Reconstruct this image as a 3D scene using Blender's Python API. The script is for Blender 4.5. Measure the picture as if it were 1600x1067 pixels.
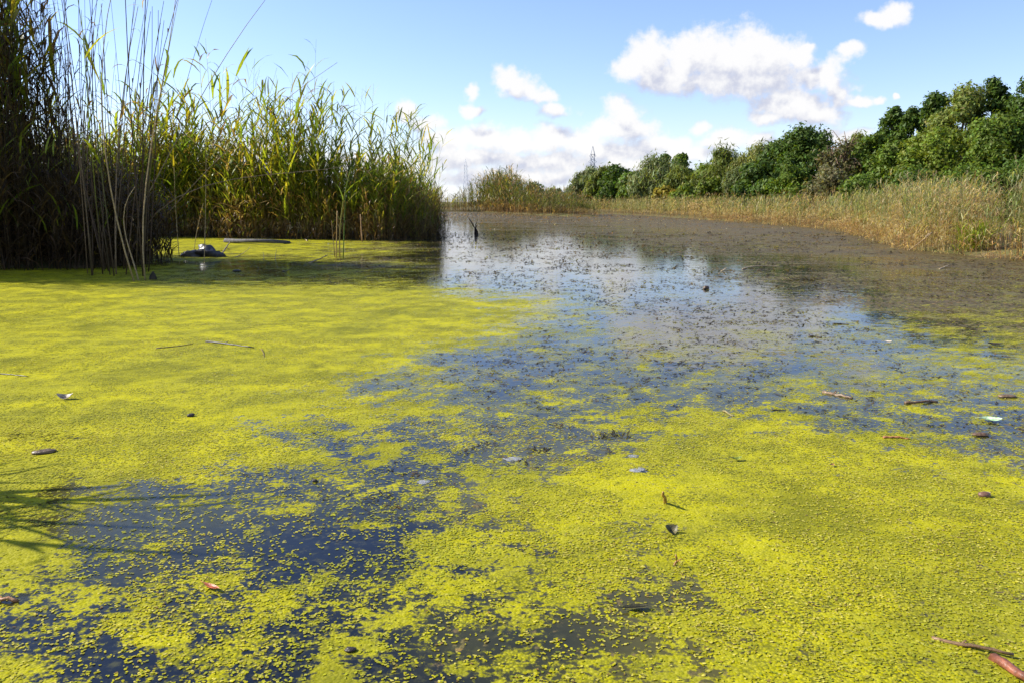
import bpy, math, random
import numpy as np
from mathutils import Vector

for o in list(bpy.data.objects):
    bpy.data.objects.remove(o)
random.seed(7)
RNG = np.random.default_rng(11)
scene = bpy.context.scene
COL = scene.collection

# ------------------------------------------------------------------ camera
CAM_H, FPX, HORIZON = 1.25, 1256.0, 316.0
PITCH = math.atan((533.5 - HORIZON) / FPX)
cam_data = bpy.data.cameras.new('camera')
cam_data.sensor_width = 36.0
cam_data.lens = 36.0 * FPX / 1600.0
cam_data.clip_start = 0.05
cam_data.clip_end = 6000.0
camera = bpy.data.objects.new('camera', cam_data)
camera.location = (0, 0, CAM_H)
camera.rotation_euler = (math.pi / 2 - PITCH, 0, 0)
COL.objects.link(camera)
scene.camera = camera

# ------------------------------------------------------------------ light
LIGHT = Vector((1.27, -0.30, -0.92)).normalized()      # direction in which sunlight travels
SUN_EL = math.asin(-LIGHT.z)
SUN_AZ = math.atan2(-LIGHT.x, -LIGHT.y)               # from +Y towards +X
sun_data = bpy.data.lights.new('sun', 'SUN')
sun_data.energy = 4.6
sun_data.angle = math.radians(0.5)
sun_data.color = (1.0, 0.95, 0.86)
sun = bpy.data.objects.new('sun', sun_data)
sun.rotation_euler = LIGHT.to_track_quat('-Z', 'Y').to_euler()
sun.location = (-30, 12, 26)
COL.objects.link(sun)

scene.view_settings.view_transform = 'Standard'
scene.view_settings.look = 'None'
scene.view_settings.exposure = 1.0
scene.view_settings.gamma = 1.0
scene.view_settings.use_curve_mapping = False
scene.cycles.max_bounces = 5
scene.cycles.diffuse_bounces = 3
scene.cycles.glossy_bounces = 3
scene.cycles.transparent_max_bounces = 6
scene.cycles.caustics_reflective = False
scene.cycles.caustics_refractive = False


def cam_dir(px, py):
    """Direction, in the world, seen at a place of the photograph (1600 x 1067)."""
    x = (np.asarray(px, float) - 800.0) / FPX
    y = -(np.asarray(py, float) - 533.5) / FPX
    c, s = math.cos(PITCH), math.sin(PITCH)
    return x, c + y * s, -s + y * c


def at(px, py, depth):
    x, y, z = cam_dir(px, py)
    k = depth / y
    return np.array([x * k, depth, CAM_H + z * k])


def ground(px, py, z0=0.0):
    x, y, z = cam_dir(px, py)
    k = (z0 - CAM_H) / z
    return np.array([x * k, y * k, z0])


def to_px(X, Y, Z=0.0):
    c, s = math.cos(PITCH), math.sin(PITCH)
    dz = Z - CAM_H
    f = Y * c - dz * s
    v = Y * s + dz * c
    f = np.maximum(f, 0.05)
    return 800 + FPX * X / f, 533.5 - FPX * v / f


# ------------------------------------------------------------------ node helpers
class NT:
    def __init__(self, tree):
        self.t = tree
        self.n = tree.nodes
        self.l = tree.links

    def node(self, typ, **kw):
        nd = self.n.new(typ)
        for k, v in kw.items():
            setattr(nd, k, v)
        return nd

    def put(self, sock, val):
        if isinstance(val, bpy.types.NodeSocket):
            self.l.new(val, sock)
        elif val is not None:
            if hasattr(sock, 'default_value') and hasattr(sock.default_value, '__len__'):
                n = len(sock.default_value)
                val = tuple(val) if hasattr(val, '__len__') else (val,) * n
                if len(val) < n:
                    val = val + (1.0,) * (n - len(val))
            sock.default_value = val

    def math(self, op, a, b=None, c=None, clamp=False):
        nd = self.node('ShaderNodeMath', operation=op, use_clamp=clamp)
        for i, v in enumerate((a, b, c)):
            if v is not None:
                self.put(nd.inputs[i], v)
        return nd.outputs[0]

    def vmath(self, op, a, b=None, c=None):
        nd = self.node('ShaderNodeVectorMath', operation=op)
        for i, v in enumerate((a, b, c)):
            if v is not None:
                self.put(nd.inputs[i], v)
        return nd.outputs['Value'] if op in ('LENGTH', 'DISTANCE', 'DOT_PRODUCT') else nd.outputs[0]

    def noise(self, vec, scale, detail=4.0, rough=0.55, dist=0.0):
        nd = self.node('ShaderNodeTexNoise')
        self.put(nd.inputs['Vector'], vec)
        self.put(nd.inputs['Scale'], scale)
        self.put(nd.inputs['Detail'], detail)
        self.put(nd.inputs['Roughness'], rough)
        self.put(nd.inputs['Distortion'], dist)
        return nd.outputs[0]

    def mix(self, fac, a, b, blend='MIX'):
        nd = self.node('ShaderNodeMix', data_type='RGBA', blend_type=blend)
        self.put(nd.inputs[0], fac)
        self.put(nd.inputs[6], a)
        self.put(nd.inputs[7], b)
        return nd.outputs[2]

    def smooth(self, x, lo, hi, a=0.0, b=1.0):
        nd = self.node('ShaderNodeMapRange', interpolation_type='SMOOTHSTEP')
        self.put(nd.inputs[0], x)
        for i, v in enumerate((lo, hi, a, b)):
            self.put(nd.inputs[i + 1], v)
        return nd.outputs[0]

    def attr(self, name, out='Fac'):
        return self.node('ShaderNodeAttribute', attribute_name=name).outputs[out]


def new_mat(name):
    m = bpy.data.materials.new(name)
    m.use_nodes = True
    m.node_tree.nodes.clear()
    t = NT(m.node_tree)
    out = t.node('ShaderNodeOutputMaterial')
    return m, t, out


def principled(t, color, rough=0.6, spec=0.3, normal=None, ior=None):
    p = t.node('ShaderNodeBsdfPrincipled')
    t.put(p.inputs['Base Color'], color)
    t.put(p.inputs['Roughness'], rough)
    t.put(p.inputs['Specular IOR Level'], spec)
    if ior:
        p.inputs['IOR'].default_value = ior
    if normal is not None:
        t.put(p.inputs['Normal'], normal)
    return p


# ------------------------------------------------------------------ sky with cumulus clouds
world = bpy.data.worlds.new('World')
scene.world = world
world.use_nodes = True
world.node_tree.nodes.clear()
world.cycles.sampling_method = 'MANUAL'
world.cycles.sample_map_resolution = 256
W = NT(world.node_tree)

CLOUDS = [  # photograph x, y, half width, half height of each billow
    (985, 104, 36, 20), (1018, 92, 42, 34), (1068, 98, 50, 42), (1120, 92, 52, 46), (1165, 88, 46, 42),
    (1200, 98, 52, 38), (1245, 92, 30, 22), (1050, 124, 58, 22), (1120, 132, 70, 20), (1185, 130, 64, 22),
    (1300, 118, 30, 24), (1268, 122, 36, 16), (1215, 158, 34, 22), (1248, 166, 50, 26), (1275, 180, 48, 18),
    (1200, 182, 30, 12), (1310, 146, 20, 18), (1338, 157, 20, 10), (1360, 156, 12, 6),
    (1372, 30, 30, 13), (1400, 25, 20, 15), (1330, 82, 20, 12), (1258, 75, 14, 8), (1396, 152, 7, 4),
    (790, 120, 22, 17), (812, 138, 34, 17), (848, 148, 26, 11), (868, 170, 30, 10),
    (741, 142, 9, 13), (740, 172, 18, 8),
    (962, 172, 22, 20), (978, 192, 32, 24), (945, 205, 40, 16), (1000, 206, 34, 16), (1095, 198, 15, 11),
    (1140, 214, 40, 16), (1118, 224, 30, 12), (1180, 218, 26, 12), (1310, 213, 48, 11),
    (634, 168, 18, 14), (668, 194, 22, 14), (700, 222, 40, 20), (745, 216, 46, 20), (800, 224, 56, 20),
    (862, 218, 50, 22), (915, 222, 46, 24), (1040, 226, 42, 16), (960, 240, 80, 18), (1070, 240, 50, 14),
    (740, 250, 90, 16), (860, 256, 100, 16), (800, 278, 150, 14), (1000, 262, 90, 13), (560, 262, 120, 22),
    (400, 250, 120, 26), (250, 262, 140, 22), (100, 250, 120, 30), (1700, 150, 70, 28), (1780, 165, 70, 20),
    (-120, 160, 90, 36), (-60, 185, 90, 20),
]


def cloud_group():
    g = bpy.data.node_groups.new('cloud_field', 'ShaderNodeTree')
    g.interface.new_socket('UV', in_out='INPUT', socket_type='NodeSocketVector')
    g.interface.new_socket('Field', in_out='OUTPUT', socket_type='NodeSocketFloat')
    t = NT(g)
    gi = t.node('NodeGroupInput')
    go = t.node('NodeGroupOutput')
    uv = gi.outputs[0]
    warp = t.node('ShaderNodeTexNoise')
    t.put(warp.inputs['Vector'], uv)
    warp.inputs['Scale'].default_value = 22.0
    warp.inputs['Detail'].default_value = 3.0
    off = t.vmath('MULTIPLY', t.vmath('SUBTRACT', warp.outputs['Color'], (0.5, 0.5, 0.5)), (0.045, 0.03, 0.0))
    p = t.vmath('ADD', uv, off)
    acc = None
    for (cx, cy, rx, ry) in CLOUDS:
        x, y, z = cam_dir(cx, cy)
        u, v = x / y, z / y
        k = 1.22 / FPX
        sx, sy = 1 / (rx * k), 1 / (ry * k)
        d = t.vmath('LENGTH', t.vmath('MULTIPLY_ADD', p, (sx, sy, 0), (-u * sx, -v * sy, 0)))
        acc = d if acc is None else t.math('SMOOTH_MIN', acc, d, 0.35)
    f = t.math('SUBTRACT', 1.0, acc)
    f = t.math('MAXIMUM', f, -1.0)
    n1 = t.noise(uv, 34.0, 4.0, 0.6)
    n2 = t.noise(uv, 110.0, 3.0, 0.6)
    f = t.math('MULTIPLY_ADD', t.math('SUBTRACT', n1, 0.5), 1.15, f)
    f = t.math('MULTIPLY_ADD', t.math('SUBTRACT', n2, 0.5), 0.62, f)
    t.l.new(f, go.inputs[0])
    return g


def build_world():
    t = W
    out = t.node('ShaderNodeOutputWorld')
    bg = t.node('ShaderNodeBackground')
    bg.inputs['Strength'].default_value = 0.1
    sky = t.node('ShaderNodeTexSky', sky_type='NISHITA')
    sky.sun_disc = False
    sky.sun_elevation = SUN_EL
    sky.sun_rotation = SUN_AZ
    sky.altitude = 100
    sky.air_density = 1.0
    sky.dust_density = 0.2
    sky.ozone_density = 3.0
    tc = t.node('ShaderNodeTexCoord')
    d = tc.outputs['Generated']
    sep = t.node('ShaderNodeSeparateXYZ')
    t.l.new(d, sep.inputs[0])
    x, y, z = sep.outputs
    yy = t.math('MAXIMUM', y, 0.05)
    comb = t.node('ShaderNodeCombineXYZ')
    t.l.new(t.math('DIVIDE', x, yy), comb.inputs[0])
    t.l.new(t.math('DIVIDE', z, yy), comb.inputs[1])
    uv = comb.outputs[0]
    g = cloud_group()
    g1 = t.node('ShaderNodeGroup', node_tree=g)
    t.l.new(uv, g1.inputs[0])
    g2 = t.node('ShaderNodeGroup', node_tree=g)
    t.l.new(t.vmath('ADD', uv, (-0.012, 0.026, 0.0)), g2.inputs[0])
    f, f2 = g1.outputs[0], g2.outputs[0]
    lit = t.smooth(t.math('SUBTRACT', f, f2), -0.65, 0.46)
    alpha = t.smooth(f, -0.12, 0.56)
    ccol = t.mix(lit, (3.0, 3.15, 3.85, 1), (5.05, 5.0, 4.98, 1))
    air = t.mix(1.0, sky.outputs[0], (1.0, 0.955, 1.10, 1), 'MULTIPLY')
    base = t.mix(t.smooth(z, 0.13, 0.0, 0.0, 0.55), air, (4.2, 4.8, 5.6, 1))   # pale air near the horizon
    t.l.new(t.mix(t.math('MULTIPLY', alpha, 0.97), base, ccol), bg.inputs['Color'])
    # the sky out of the picture goes on with the same scattered cumulus
    zz = t.math('ADD', t.math('MAXIMUM', z, 0.0), 0.12)
    comb2 = t.node('ShaderNodeCombineXYZ')
    t.l.new(t.math('DIVIDE', x, zz), comb2.inputs[0])
    t.l.new(t.math('DIVIDE', y, zz), comb2.inputs[1])
    nb = t.noise(comb2.outputs[0], 0.75, 6.0, 0.58)
    side = t.math('MULTIPLY', t.smooth(y, 0.62, 0.35), t.smooth(z, 0.02, 0.08))
    alpha2 = t.math('MULTIPLY', t.smooth(nb, 0.56, 0.68), side)
    bg2 = t.node('ShaderNodeBackground')
    bg2.inputs['Strength'].default_value = 0.1
    t.l.new(t.mix(alpha2, base, (5.7, 5.6, 5.6, 1)), bg2.inputs['Color'])
    front = t.math('MULTIPLY', t.math('GREATER_THAN', y, 0.5),
                   t.math('MULTIPLY', t.math('GREATER_THAN', z, -0.02), t.math('LESS_THAN', z, 0.36)))
    ms = t.node('ShaderNodeMixShader')
    t.l.new(front, ms.inputs[0])
    t.l.new(bg2.outputs[0], ms.inputs[1])
    t.l.new(bg.outputs[0], ms.inputs[2])
    t.l.new(ms.outputs[0], out.inputs[0])


build_world()

# ------------------------------------------------------------------ small numeric helpers


def _hash(ix, iy, seed):
    h = (ix.astype(np.int64) * 374761393 + iy.astype(np.int64) * 668265263 + seed * 982451653) & 0xFFFFFFFF
    h = ((h ^ (h >> 13)) * 1274126177) & 0xFFFFFFFF
    return ((h ^ (h >> 16)) & 0xFFFF) / 65535.0


def vnoise(x, y, seed=0):
    ix, iy = np.floor(x), np.floor(y)
    fx, fy = x - ix, y - iy
    fx, fy = fx * fx * (3 - 2 * fx), fy * fy * (3 - 2 * fy)
    a, b = _hash(ix, iy, seed), _hash(ix + 1, iy, seed)
    c, d = _hash(ix, iy + 1, seed), _hash(ix + 1, iy + 1, seed)
    return (a * (1 - fx) + b * fx) * (1 - fy) + (c * (1 - fx) + d * fx) * fy


def fbm(x, y, scale, octaves=4, seed=0, gain=0.55):
    x, y = np.asarray(x, float) * scale, np.asarray(y, float) * scale
    s, a, tot = 0.0, 1.0, 0.0
    for i in range(octaves):
        s = s + a * vnoise(x, y, seed + i * 17)
        tot += a
        x, y, a = x * 2.03 + 13.7, y * 2.03 - 7.1, a * gain
    return s / tot


def link_mesh(name, verts, faces, mats, parent=None, cols=None, smooth=False):
    """faces: list of tuples or an (n, k) int array; cols: one colour for each vertex."""
    me = bpy.data.meshes.new(name)
    verts = np.asarray(verts, np.float32).reshape(-1, 3)
    me.vertices.add(len(verts))
    me.vertices.foreach_set('co', verts.ravel())
    if isinstance(faces, np.ndarray):
        n, k = faces.shape
        flat, starts = faces.ravel(), np.arange(0, n * k, k)
    else:
        lens = np.array([len(f) for f in faces])
        flat = np.array([i for f in faces for i in f])
        starts = np.concatenate([[0], np.cumsum(lens)[:-1]])
        n = len(faces)
    me.loops.add(len(flat))
    me.loops.foreach_set('vertex_index', flat.astype(np.int32))
    me.polygons.add(n)
    me.polygons.foreach_set('loop_start', starts.astype(np.int32))
    if smooth:
        me.polygons.foreach_set('use_smooth', np.ones(n, bool))
    me.update(calc_edges=True)
    if cols is not None:
        c = np.ones((len(verts), 4), np.float32)
        c[:, :3] = cols
        a = me.attributes.new('Col', 'FLOAT_COLOR', 'POINT')
        a.data.foreach_set('color', c.ravel())
    for m in (mats if isinstance(mats, (list, tuple)) else [mats]):
        me.materials.append(m)
    o = bpy.data.objects.new(name, me)
    COL.objects.link(o)
    if parent is not None:
        o.parent = parent
    return o


def tag(o, label=None, cat=None, group=None, kind=None):
    if label:
        o['label'] = label
    if cat:
        o['category'] = cat
    if group:
        o['group'] = group
    if kind:
        o['kind'] = kind
    return o


def empty(name, loc, rz=0.0):
    o = bpy.data.objects.new(name, None)
    o.empty_display_size = 0.1
    o.location = loc
    o.rotation_euler = (0, 0, rz)
    COL.objects.link(o)
    return o


class MB:
    """Collects triangles with a colour at each vertex."""

    def __init__(self):
        self.v, self.f, self.c, self.n = [], [], [], 0

    def add(self, v, f, c):
        v = np.asarray(v, float)
        f = np.asarray(f, int)
        self.v.append(v)
        self.f.append(f + self.n)
        self.c.append(np.broadcast_to(np.asarray(c, float), (len(v), 3)))
        self.n += len(v)

    def arrays(self):
        return np.concatenate(self.v), np.concatenate(self.f), np.concatenate(self.c)

    def build(self, name, mat, parent=None, smooth=False):
        v, f, c = self.arrays()
        return link_mesh(name, v, f, mat, parent, c, smooth)


def tube(path, radii, sides=5, cap=True):
    path = np.asarray(path, float)
    radii = np.broadcast_to(np.asarray(radii, float), (len(path),))
    tan = np.gradient(path, axis=0)
    tan /= np.linalg.norm(tan, axis=1)[:, None] + 1e-9
    up = np.array([0, 1.0, 0]) if abs(tan[0][2]) > 0.7 else np.array([0, 0, 1.0])
    a = np.cross(tan, up)
    a /= np.linalg.norm(a, axis=1)[:, None] + 1e-9
    b = np.cross(tan, a)
    ang = np.arange(sides) * 2 * math.pi / sides
    ring = (np.cos(ang)[None, :, None] * a[:, None, :] + np.sin(ang)[None, :, None] * b[:, None, :])
    v = (path[:, None, :] + ring * radii[:, None, None]).reshape(-1, 3)
    f = []
    for i in range(len(path) - 1):
        for j in range(sides):
            p, q = i * sides + j, i * sides + (j + 1) % sides
            f += [(p, q, q + sides), (p, q + sides, p + sides)]
    if cap:
        n = len(v)
        v = np.vstack([v, path[:1], path[-1:]])
        e = (len(path) - 1) * sides
        for j in range(sides):
            f += [(n, (j + 1) % sides, j), (n + 1, e + j, e + (j + 1) % sides)]
    return v, np.array(f)


def blade(origin, az, length, width, rise, droop, segs=4, twist=0.0):
    """A long narrow leaf that leaves its stem upwards and arches over."""
    s = np.linspace(0, 1, segs + 1)
    ang = rise - droop * s ** 1.3
    step = length / segs
    r = np.concatenate([[0], np.cumsum(np.cos((ang[:-1] + ang[1:]) / 2) * step)])
    z = np.concatenate([[0], np.cumsum(np.sin((ang[:-1] + ang[1:]) / 2) * step)])
    w = width * np.array([np.interp(q, [0, 0.2, 0.45, 0.8, 1], [0.45, 0.95, 1, 0.55, 0.03]) for q in s]) / 2
    d = np.array([math.cos(az), math.sin(az), 0])
    side = np.array([-math.sin(az), math.cos(az), 0])
    tw = twist * s
    nrm = np.stack([-np.sin(ang) * d[0], -np.sin(ang) * d[1], np.cos(ang)], 1)
    sd = side[None] * np.cos(tw)[:, None] + nrm * np.sin(tw)[:, None]
    c = np.asarray(origin)[None] + d[None] * r[:, None] + np.array([0, 0, 1.0])[None] * z[:, None]
    v = np.concatenate([c - sd * w[:, None], c + sd * w[:, None]])
    n = segs + 1
    f = []
    for i in range(segs):
        f += [(i, i + 1, n + i + 1), (i, n + i + 1, n + i)]
    return v, np.array(f)


# ------------------------------------------------------------------ materials
def leaf_material(name, rough=0.5, spec=0.25, transl=0.35, var=0.25):
    m, t, out = new_mat(name)
    col = t.attr('Col', 'Color')
    n = t.noise(None, 1.0, 2.0)
    tc = t.node('ShaderNodeTexCoord')
    t.l.new(tc.outputs['Object'], n.node.inputs['Vector'])
    n.node.inputs['Scale'].default_value = 9.0
    k = t.smooth(n, 0.3, 0.7, 1 - var, 1 + var)
    c = t.vmath('MULTIPLY', col, t.node('ShaderNodeCombineXYZ').outputs[0])
    comb = c.node.inputs[1].links[0].from_node
    for i in range(3):
        t.l.new(k, comb.inputs[i])
    p = principled(t, c, rough, spec)
    tr = t.node('ShaderNodeBsdfTranslucent')
    t.l.new(t.vmath('MULTIPLY', c, (1.35, 1.25, 0.55)), tr.inputs['Color'])
    mx = t.node('ShaderNodeMixShader')
    mx.inputs[0].default_value = transl
    t.l.new(p.outputs[0], mx.inputs[1])
    t.l.new(tr.outputs[0], mx.inputs[2])
    t.l.new(mx.outputs[0], out.inputs[0])
    return m


def solid_material(name, rough=0.7, spec=0.3, var=0.35, scale=30.0, bump=0.3):
    m, t, out = new_mat(name)
    tc = t.node('ShaderNodeTexCoord')
    n = t.noise(tc.outputs['Object'], scale, 5.0)
    k = t.smooth(n, 0.3, 0.72, 1 - var, 1 + var)
    comb = t.node('ShaderNodeCombineXYZ')
    for i in range(3):
        t.l.new(k, comb.inputs[i])
    c = t.vmath('MULTIPLY', t.attr('Col', 'Color'), comb.outputs[0])
    b = t.node('ShaderNodeBump')
    b.inputs['Strength'].default_value = bump
    b.inputs['Distance'].default_value = 0.01
    t.l.new(n, b.inputs['Height'])
    p = principled(t, c, rough, spec, b.outputs[0])
    t.l.new(p.outputs[0], out.inputs[0])
    return m


M_REED = leaf_material('reed_leaf', 0.45, 0.3, 0.46)
M_TREE = leaf_material('tree_leaf', 0.55, 0.2, 0.36, 0.15)
M_FROND = leaf_material('duckweed_frond', 0.42, 0.16, 0.15, 0.12)
M_STALK = solid_material('dry_stalk', 0.65, 0.15, 0.3, 25.0, 0.1)
M_BARK = solid_material('bark', 0.85, 0.15, 0.4, 8.0, 0.6)
M_WOOD = solid_material('wet_wood', 0.45, 0.4, 0.4, 45.0, 0.5)
M_PLASTIC = solid_material('wet_plastic', 0.4, 0.35, 0.25, 18.0, 0.4)
M_STEEL = solid_material('galvanised_steel', 0.5, 0.4, 0.1, 2.0, 0.0)
M_FOAM = solid_material('foam', 0.6, 0.3, 0.15, 120.0, 0.6)

# ------------------------------------------------------------------ pond outline and ground
POND = np.array([(-14, -8), (14, -8), (12.8, 8), (11.9, 16.0), (11.0, 18.0), (10.4, 20.6), (12.3, 26.5), (14.8, 37),
                 (14.8, 46), (14, 58), (12, 75), (9.8, 87), (6.5, 92), (5.0, 86), (7.7, 73.5), (7.2, 70.5),
                 (3, 76), (-1, 92), (-4, 104), (-9.5, 108), (-9.5, 80), (-6, 50), (-3.6, 36), (-3.0, 31.2),
                 (-3.25, 28.0), (-4.2, 26.6), (-7.8, 27.8), (-13.5, 30), (-17, 29), (-17, 22), (-12, 18.6),
                 (-8.7, 17.8), (-7.4, 16.7), (-7.7, 15.6), (-10, 15.2), (-14, 14.2)], float)


def shore_sdf(x, y):
    """Positive on land, negative over the pond, in metres."""
    x, y = np.asarray(x, float), np.asarray(y, float)
    best = np.full(x.shape, 1e9)
    inside = np.zeros(x.shape, bool)
    n = len(POND)
    for i in range(n):
        ax, ay = POND[i]
        bx, by = POND[(i + 1) % n]
        ex, ey = bx - ax, by - ay
        tt = np.clip(((x - ax) * ex + (y - ay) * ey) / (ex * ex + ey * ey), 0, 1)
        dx, dy = x - ax - tt * ex, y - ay - tt * ey
        best = np.minimum(best, dx * dx + dy * dy)
        if ay != by:
            cond = ((ay > y) != (by > y)) & (x < (bx - ax) * (y - ay) / (by - ay) + ax)
            inside ^= cond
    d = np.sqrt(best)
    return np.where(inside, -d, d)


def shore(x, y):
    return shore_sdf(x, y) + (fbm(x, y, 0.7, 3, 5) - 0.5) * 0.9


def ground_z(x, y):
    d = shore(x, y)
    z = np.where(d > 0, 0.04 + 0.16 * np.tanh(d * 0.8), -0.6 * np.tanh(-d * 0.9))
    return z + np.where(d > 0, (fbm(x, y, 1.1, 3, 9) - 0.5) * 0.08, 0)


def build_ground():
    def axis(lo, hi, n, c, k):
        a = np.linspace(math.asinh((lo - c) / k), math.asinh((hi - c) / k), n)
        return c + k * np.sinh(a)
    xs = axis(-2500, 2500, 200, 0, 12)
    ys = axis(-400, 4500, 210, 30, 18)
    X, Y = np.meshgrid(xs, ys)
    Z = ground_z(X, Y)
    v = np.stack([X.ravel(), Y.ravel(), Z.ravel()], 1)
    nx = len(xs)
    i, j = np.meshgrid(np.arange(len(ys) - 1), np.arange(nx - 1), indexing='ij')
    p = (i * nx + j).ravel()
    f = np.stack([p, p + 1, p + nx + 1, p + nx], 1)
    m, t, out = new_mat('bank_earth')
    tc = t.node('ShaderNodeTexCoord')
    n1 = t.noise(tc.outputs['Object'], 0.6, 5.0)
    n2 = t.noise(tc.outputs['Object'], 7.0, 5.0)
    c = t.mix(t.smooth(n1, 0.4, 0.6), (0.085, 0.06, 0.03, 1), (0.09, 0.11, 0.03, 1))
    c = t.mix(t.smooth(n2, 0.35, 0.7), c, (0.16, 0.12, 0.055, 1))
    b = t.node('ShaderNodeBump')
    b.inputs['Strength'].default_value = 0.6
    b.inputs['Distance'].default_value = 0.05
    t.l.new(n2, b.inputs['Height'])
    t.l.new(principled(t, c, 0.9, 0.1, b.outputs[0]).outputs[0], out.inputs[0])
    o = link_mesh('ground', v, f, m, smooth=True)
    tag(o, 'muddy grassy ground around and below the pond', 'ground', kind='structure')


build_ground()

# ------------------------------------------------------------------ what floats on the pond
CX = np.arange(0, 1601, 100)
CY = np.array([330, 380, 415, 440, 455, 475, 500, 530, 560, 600, 640, 680, 720, 760, 800, 850, 900, 950, 1000, 1067])
CARPET = np.array([  # share of the water that duckweed hides, along the photograph's rows
    [.5, .5, .5, .5, .45, .4, .3, .0, 0, 0, 0, 0, 0, 0, 0, 0, 0],
    [.8, .8, .8, .85, .85, .7, .45, .05, .02, 0, 0, 0, 0, 0, 0, .05, .15],
    [.9, .85, .7, .55, .5, .45, .4, .15, .05, .03, .02, 0, 0, 0, 0, .05, .1],
    [1, 1, .9, .62, .52, .48, .42, .3, .15, .06, .03, 0, 0, 0, .02, .05, .08],
    [1, 1, 1, .97, .95, .9, .8, .7, .4, .15, .05, .03, .03, .03, .06, .1, .1],
    [1, 1, 1, 1, 1, 1, .97, .9, .7, .38, .14, .08, .06, .1, .16, .2, .22],
    [1, 1, 1, 1, 1, 1, 1, .97, .85, .48, .2, .14, .14, .2, .26, .34, .38],
    [1, 1, 1, 1, 1, 1, .95, .88, .66, .3, .2, .2, .26, .34, .4, .48, .5],
    [1, 1, 1, 1, 1, .98, .74, .34, .28, .28, .3, .34, .38, .4, .46, .56, .58],
    [1, 1, 1, 1, .98, .95, .66, .4, .38, .4, .45, .46, .46, .5, .55, .62, .62],
    [.97, .95, .97, 1, .95, .92, .74, .56, .46, .42, .52, .54, .48, .5, .5, .52, .58],
    [.85, .7, .92, .97, .88, .5, .72, .56, .34, .44, .58, .64, .7, .7, .62, .5, .48],
    [.97, 1, 1, .95, .78, .58, .55, .42, .4, .74, .66, .8, .84, .86, .86, .8, .56],
    [.7, .48, .55, .8, .7, .64, .42, .4, .66, .95, .86, .92, .94, .94, .95, .94, .9],
    [.5, .4, .32, .4, .55, .56, .34, .48, .76, .97, .84, .97, .96, .95, .96, .96, .95],
    [.84, .7, .5, .34, .36, .42, .46, .64, .8, .88, .68, .92, .97, .95, .95, .95, .95],
    [.66, .62, .52, .42, .38, .38, .48, .56, .78, .78, .58, .86, .97, .95, .92, .95, .75],
    [.52, .46, .45, .5, .68, .44, .44, .5, .82, .72, .56, .84, .97, .93, .92, .93, .9],
    [.72, .56, .4, .56, .6, .62, .48, .47, .76, .6, .48, .66, .9, .95, .95, .95, .95],
    [.85, .78, .36, .46, .74, .74, .56, .5, .82, .58, .46, .6, .92, .95, .95, .95, .95]])
BROWN = np.array([  # share of the water that brown weed just under the surface takes
    [.6, .6, .6, .6, .6, .6, .6, .62, .66, .68, .68, .68, .68, .7, .7, .7, .7],
    [.4, .4, .4, .4, .4, .45, .55, .24, .26, .36, .55, .62, .64, .68, .7, .7, .7],
    [.3, .3, .3, .4, .4, .45, .5, .22, .2, .22, .26, .40, .50, .54, .60, .66, .68],
    [.3, .3, .3, .3, .3, .35, .4, .26, .24, .24, .26, .34, .42, .46, .52, .58, .62],
    [.3, .3, .3, .3, .3, .3, .35, .3, .3, .3, .3, .34, .4, .46, .54, .6, .64],
    [.2, .2, .2, .2, .2, .2, .3, .3, .3, .3, .3, .34, .4, .5, .6, .65, .65],
    [.2, .2, .2, .2, .2, .2, .3, .3, .3, .3, .32, .32, .36, .42, .5, .55, .55],
    [.2, .2, .2, .2, .2, .2, .2, .3, .3, .3, .32, .32, .34, .38, .4, .42, .45]])


def grid_at(tab, px, py):
    ys = CY[:len(tab)]
    px = np.clip(px, 0, 1600)
    py = np.clip(py, ys[0], ys[-1])
    ix = np.clip((px / 100).astype(int), 0, 15)
    fx = px / 100 - ix
    iy = np.clip(np.searchsorted(ys, py, side='right') - 1, 0, len(ys) - 2)
    fy = (py - ys[iy]) / (ys[iy + 1] - ys[iy])
    return (tab[iy, ix] * (1 - fx) + tab[iy, ix + 1] * fx) * (1 - fy) + \
           (tab[iy + 1, ix] * (1 - fx) + tab[iy + 1, ix + 1] * fx) * fy


def carpet_at(X, Y):
    wx = (fbm(X, Y, 1.3, 3, 31) - 0.5) * 0.5
    wy = (fbm(X, Y, 1.3, 3, 47) - 0.5) * 0.5
    k = np.clip(Y / 5, 0.4, 2.0)
    px, py = to_px(X + wx * k, np.maximum(Y + wy * k, 1.0))
    base = grid_at(CARPET, px, py)
    n = fbm(X, Y, 0.9, 5, 3, 0.62) - 0.5
    n2 = fbm(X, Y, 5.0, 4, 8, 0.6) - 0.5
    n3 = fbm(X * 1.0, Y * 1.0, 15.0, 3, 19, 0.6) - 0.5
    return base + (n * 0.6 + n2 * 0.85 + n3 * 0.6) * np.clip(1.25 - np.abs(base - 0.5) * 1.2, 0.38, 1.1)


def brown_at(X, Y):
    px, py = to_px(X, np.maximum(Y, 1.0))
    return grid_at(BROWN, px, py)


def murk_at(X, Y):
    """How far clouded, shallow water takes the place of the deep dark water."""
    k = np.clip((X + 0.35 + (fbm(X, Y, 1.2, 3, 21) - .5) * 1.4) / 0.7, 0, 1) * np.clip((4.6 - Y) / 1.2, 0, 1)
    return np.maximum(k, 0.55 * np.clip((-1.55 - X) / .3, 0, 1) * np.clip((4.2 - Y) / .5, 0, 1))


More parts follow.
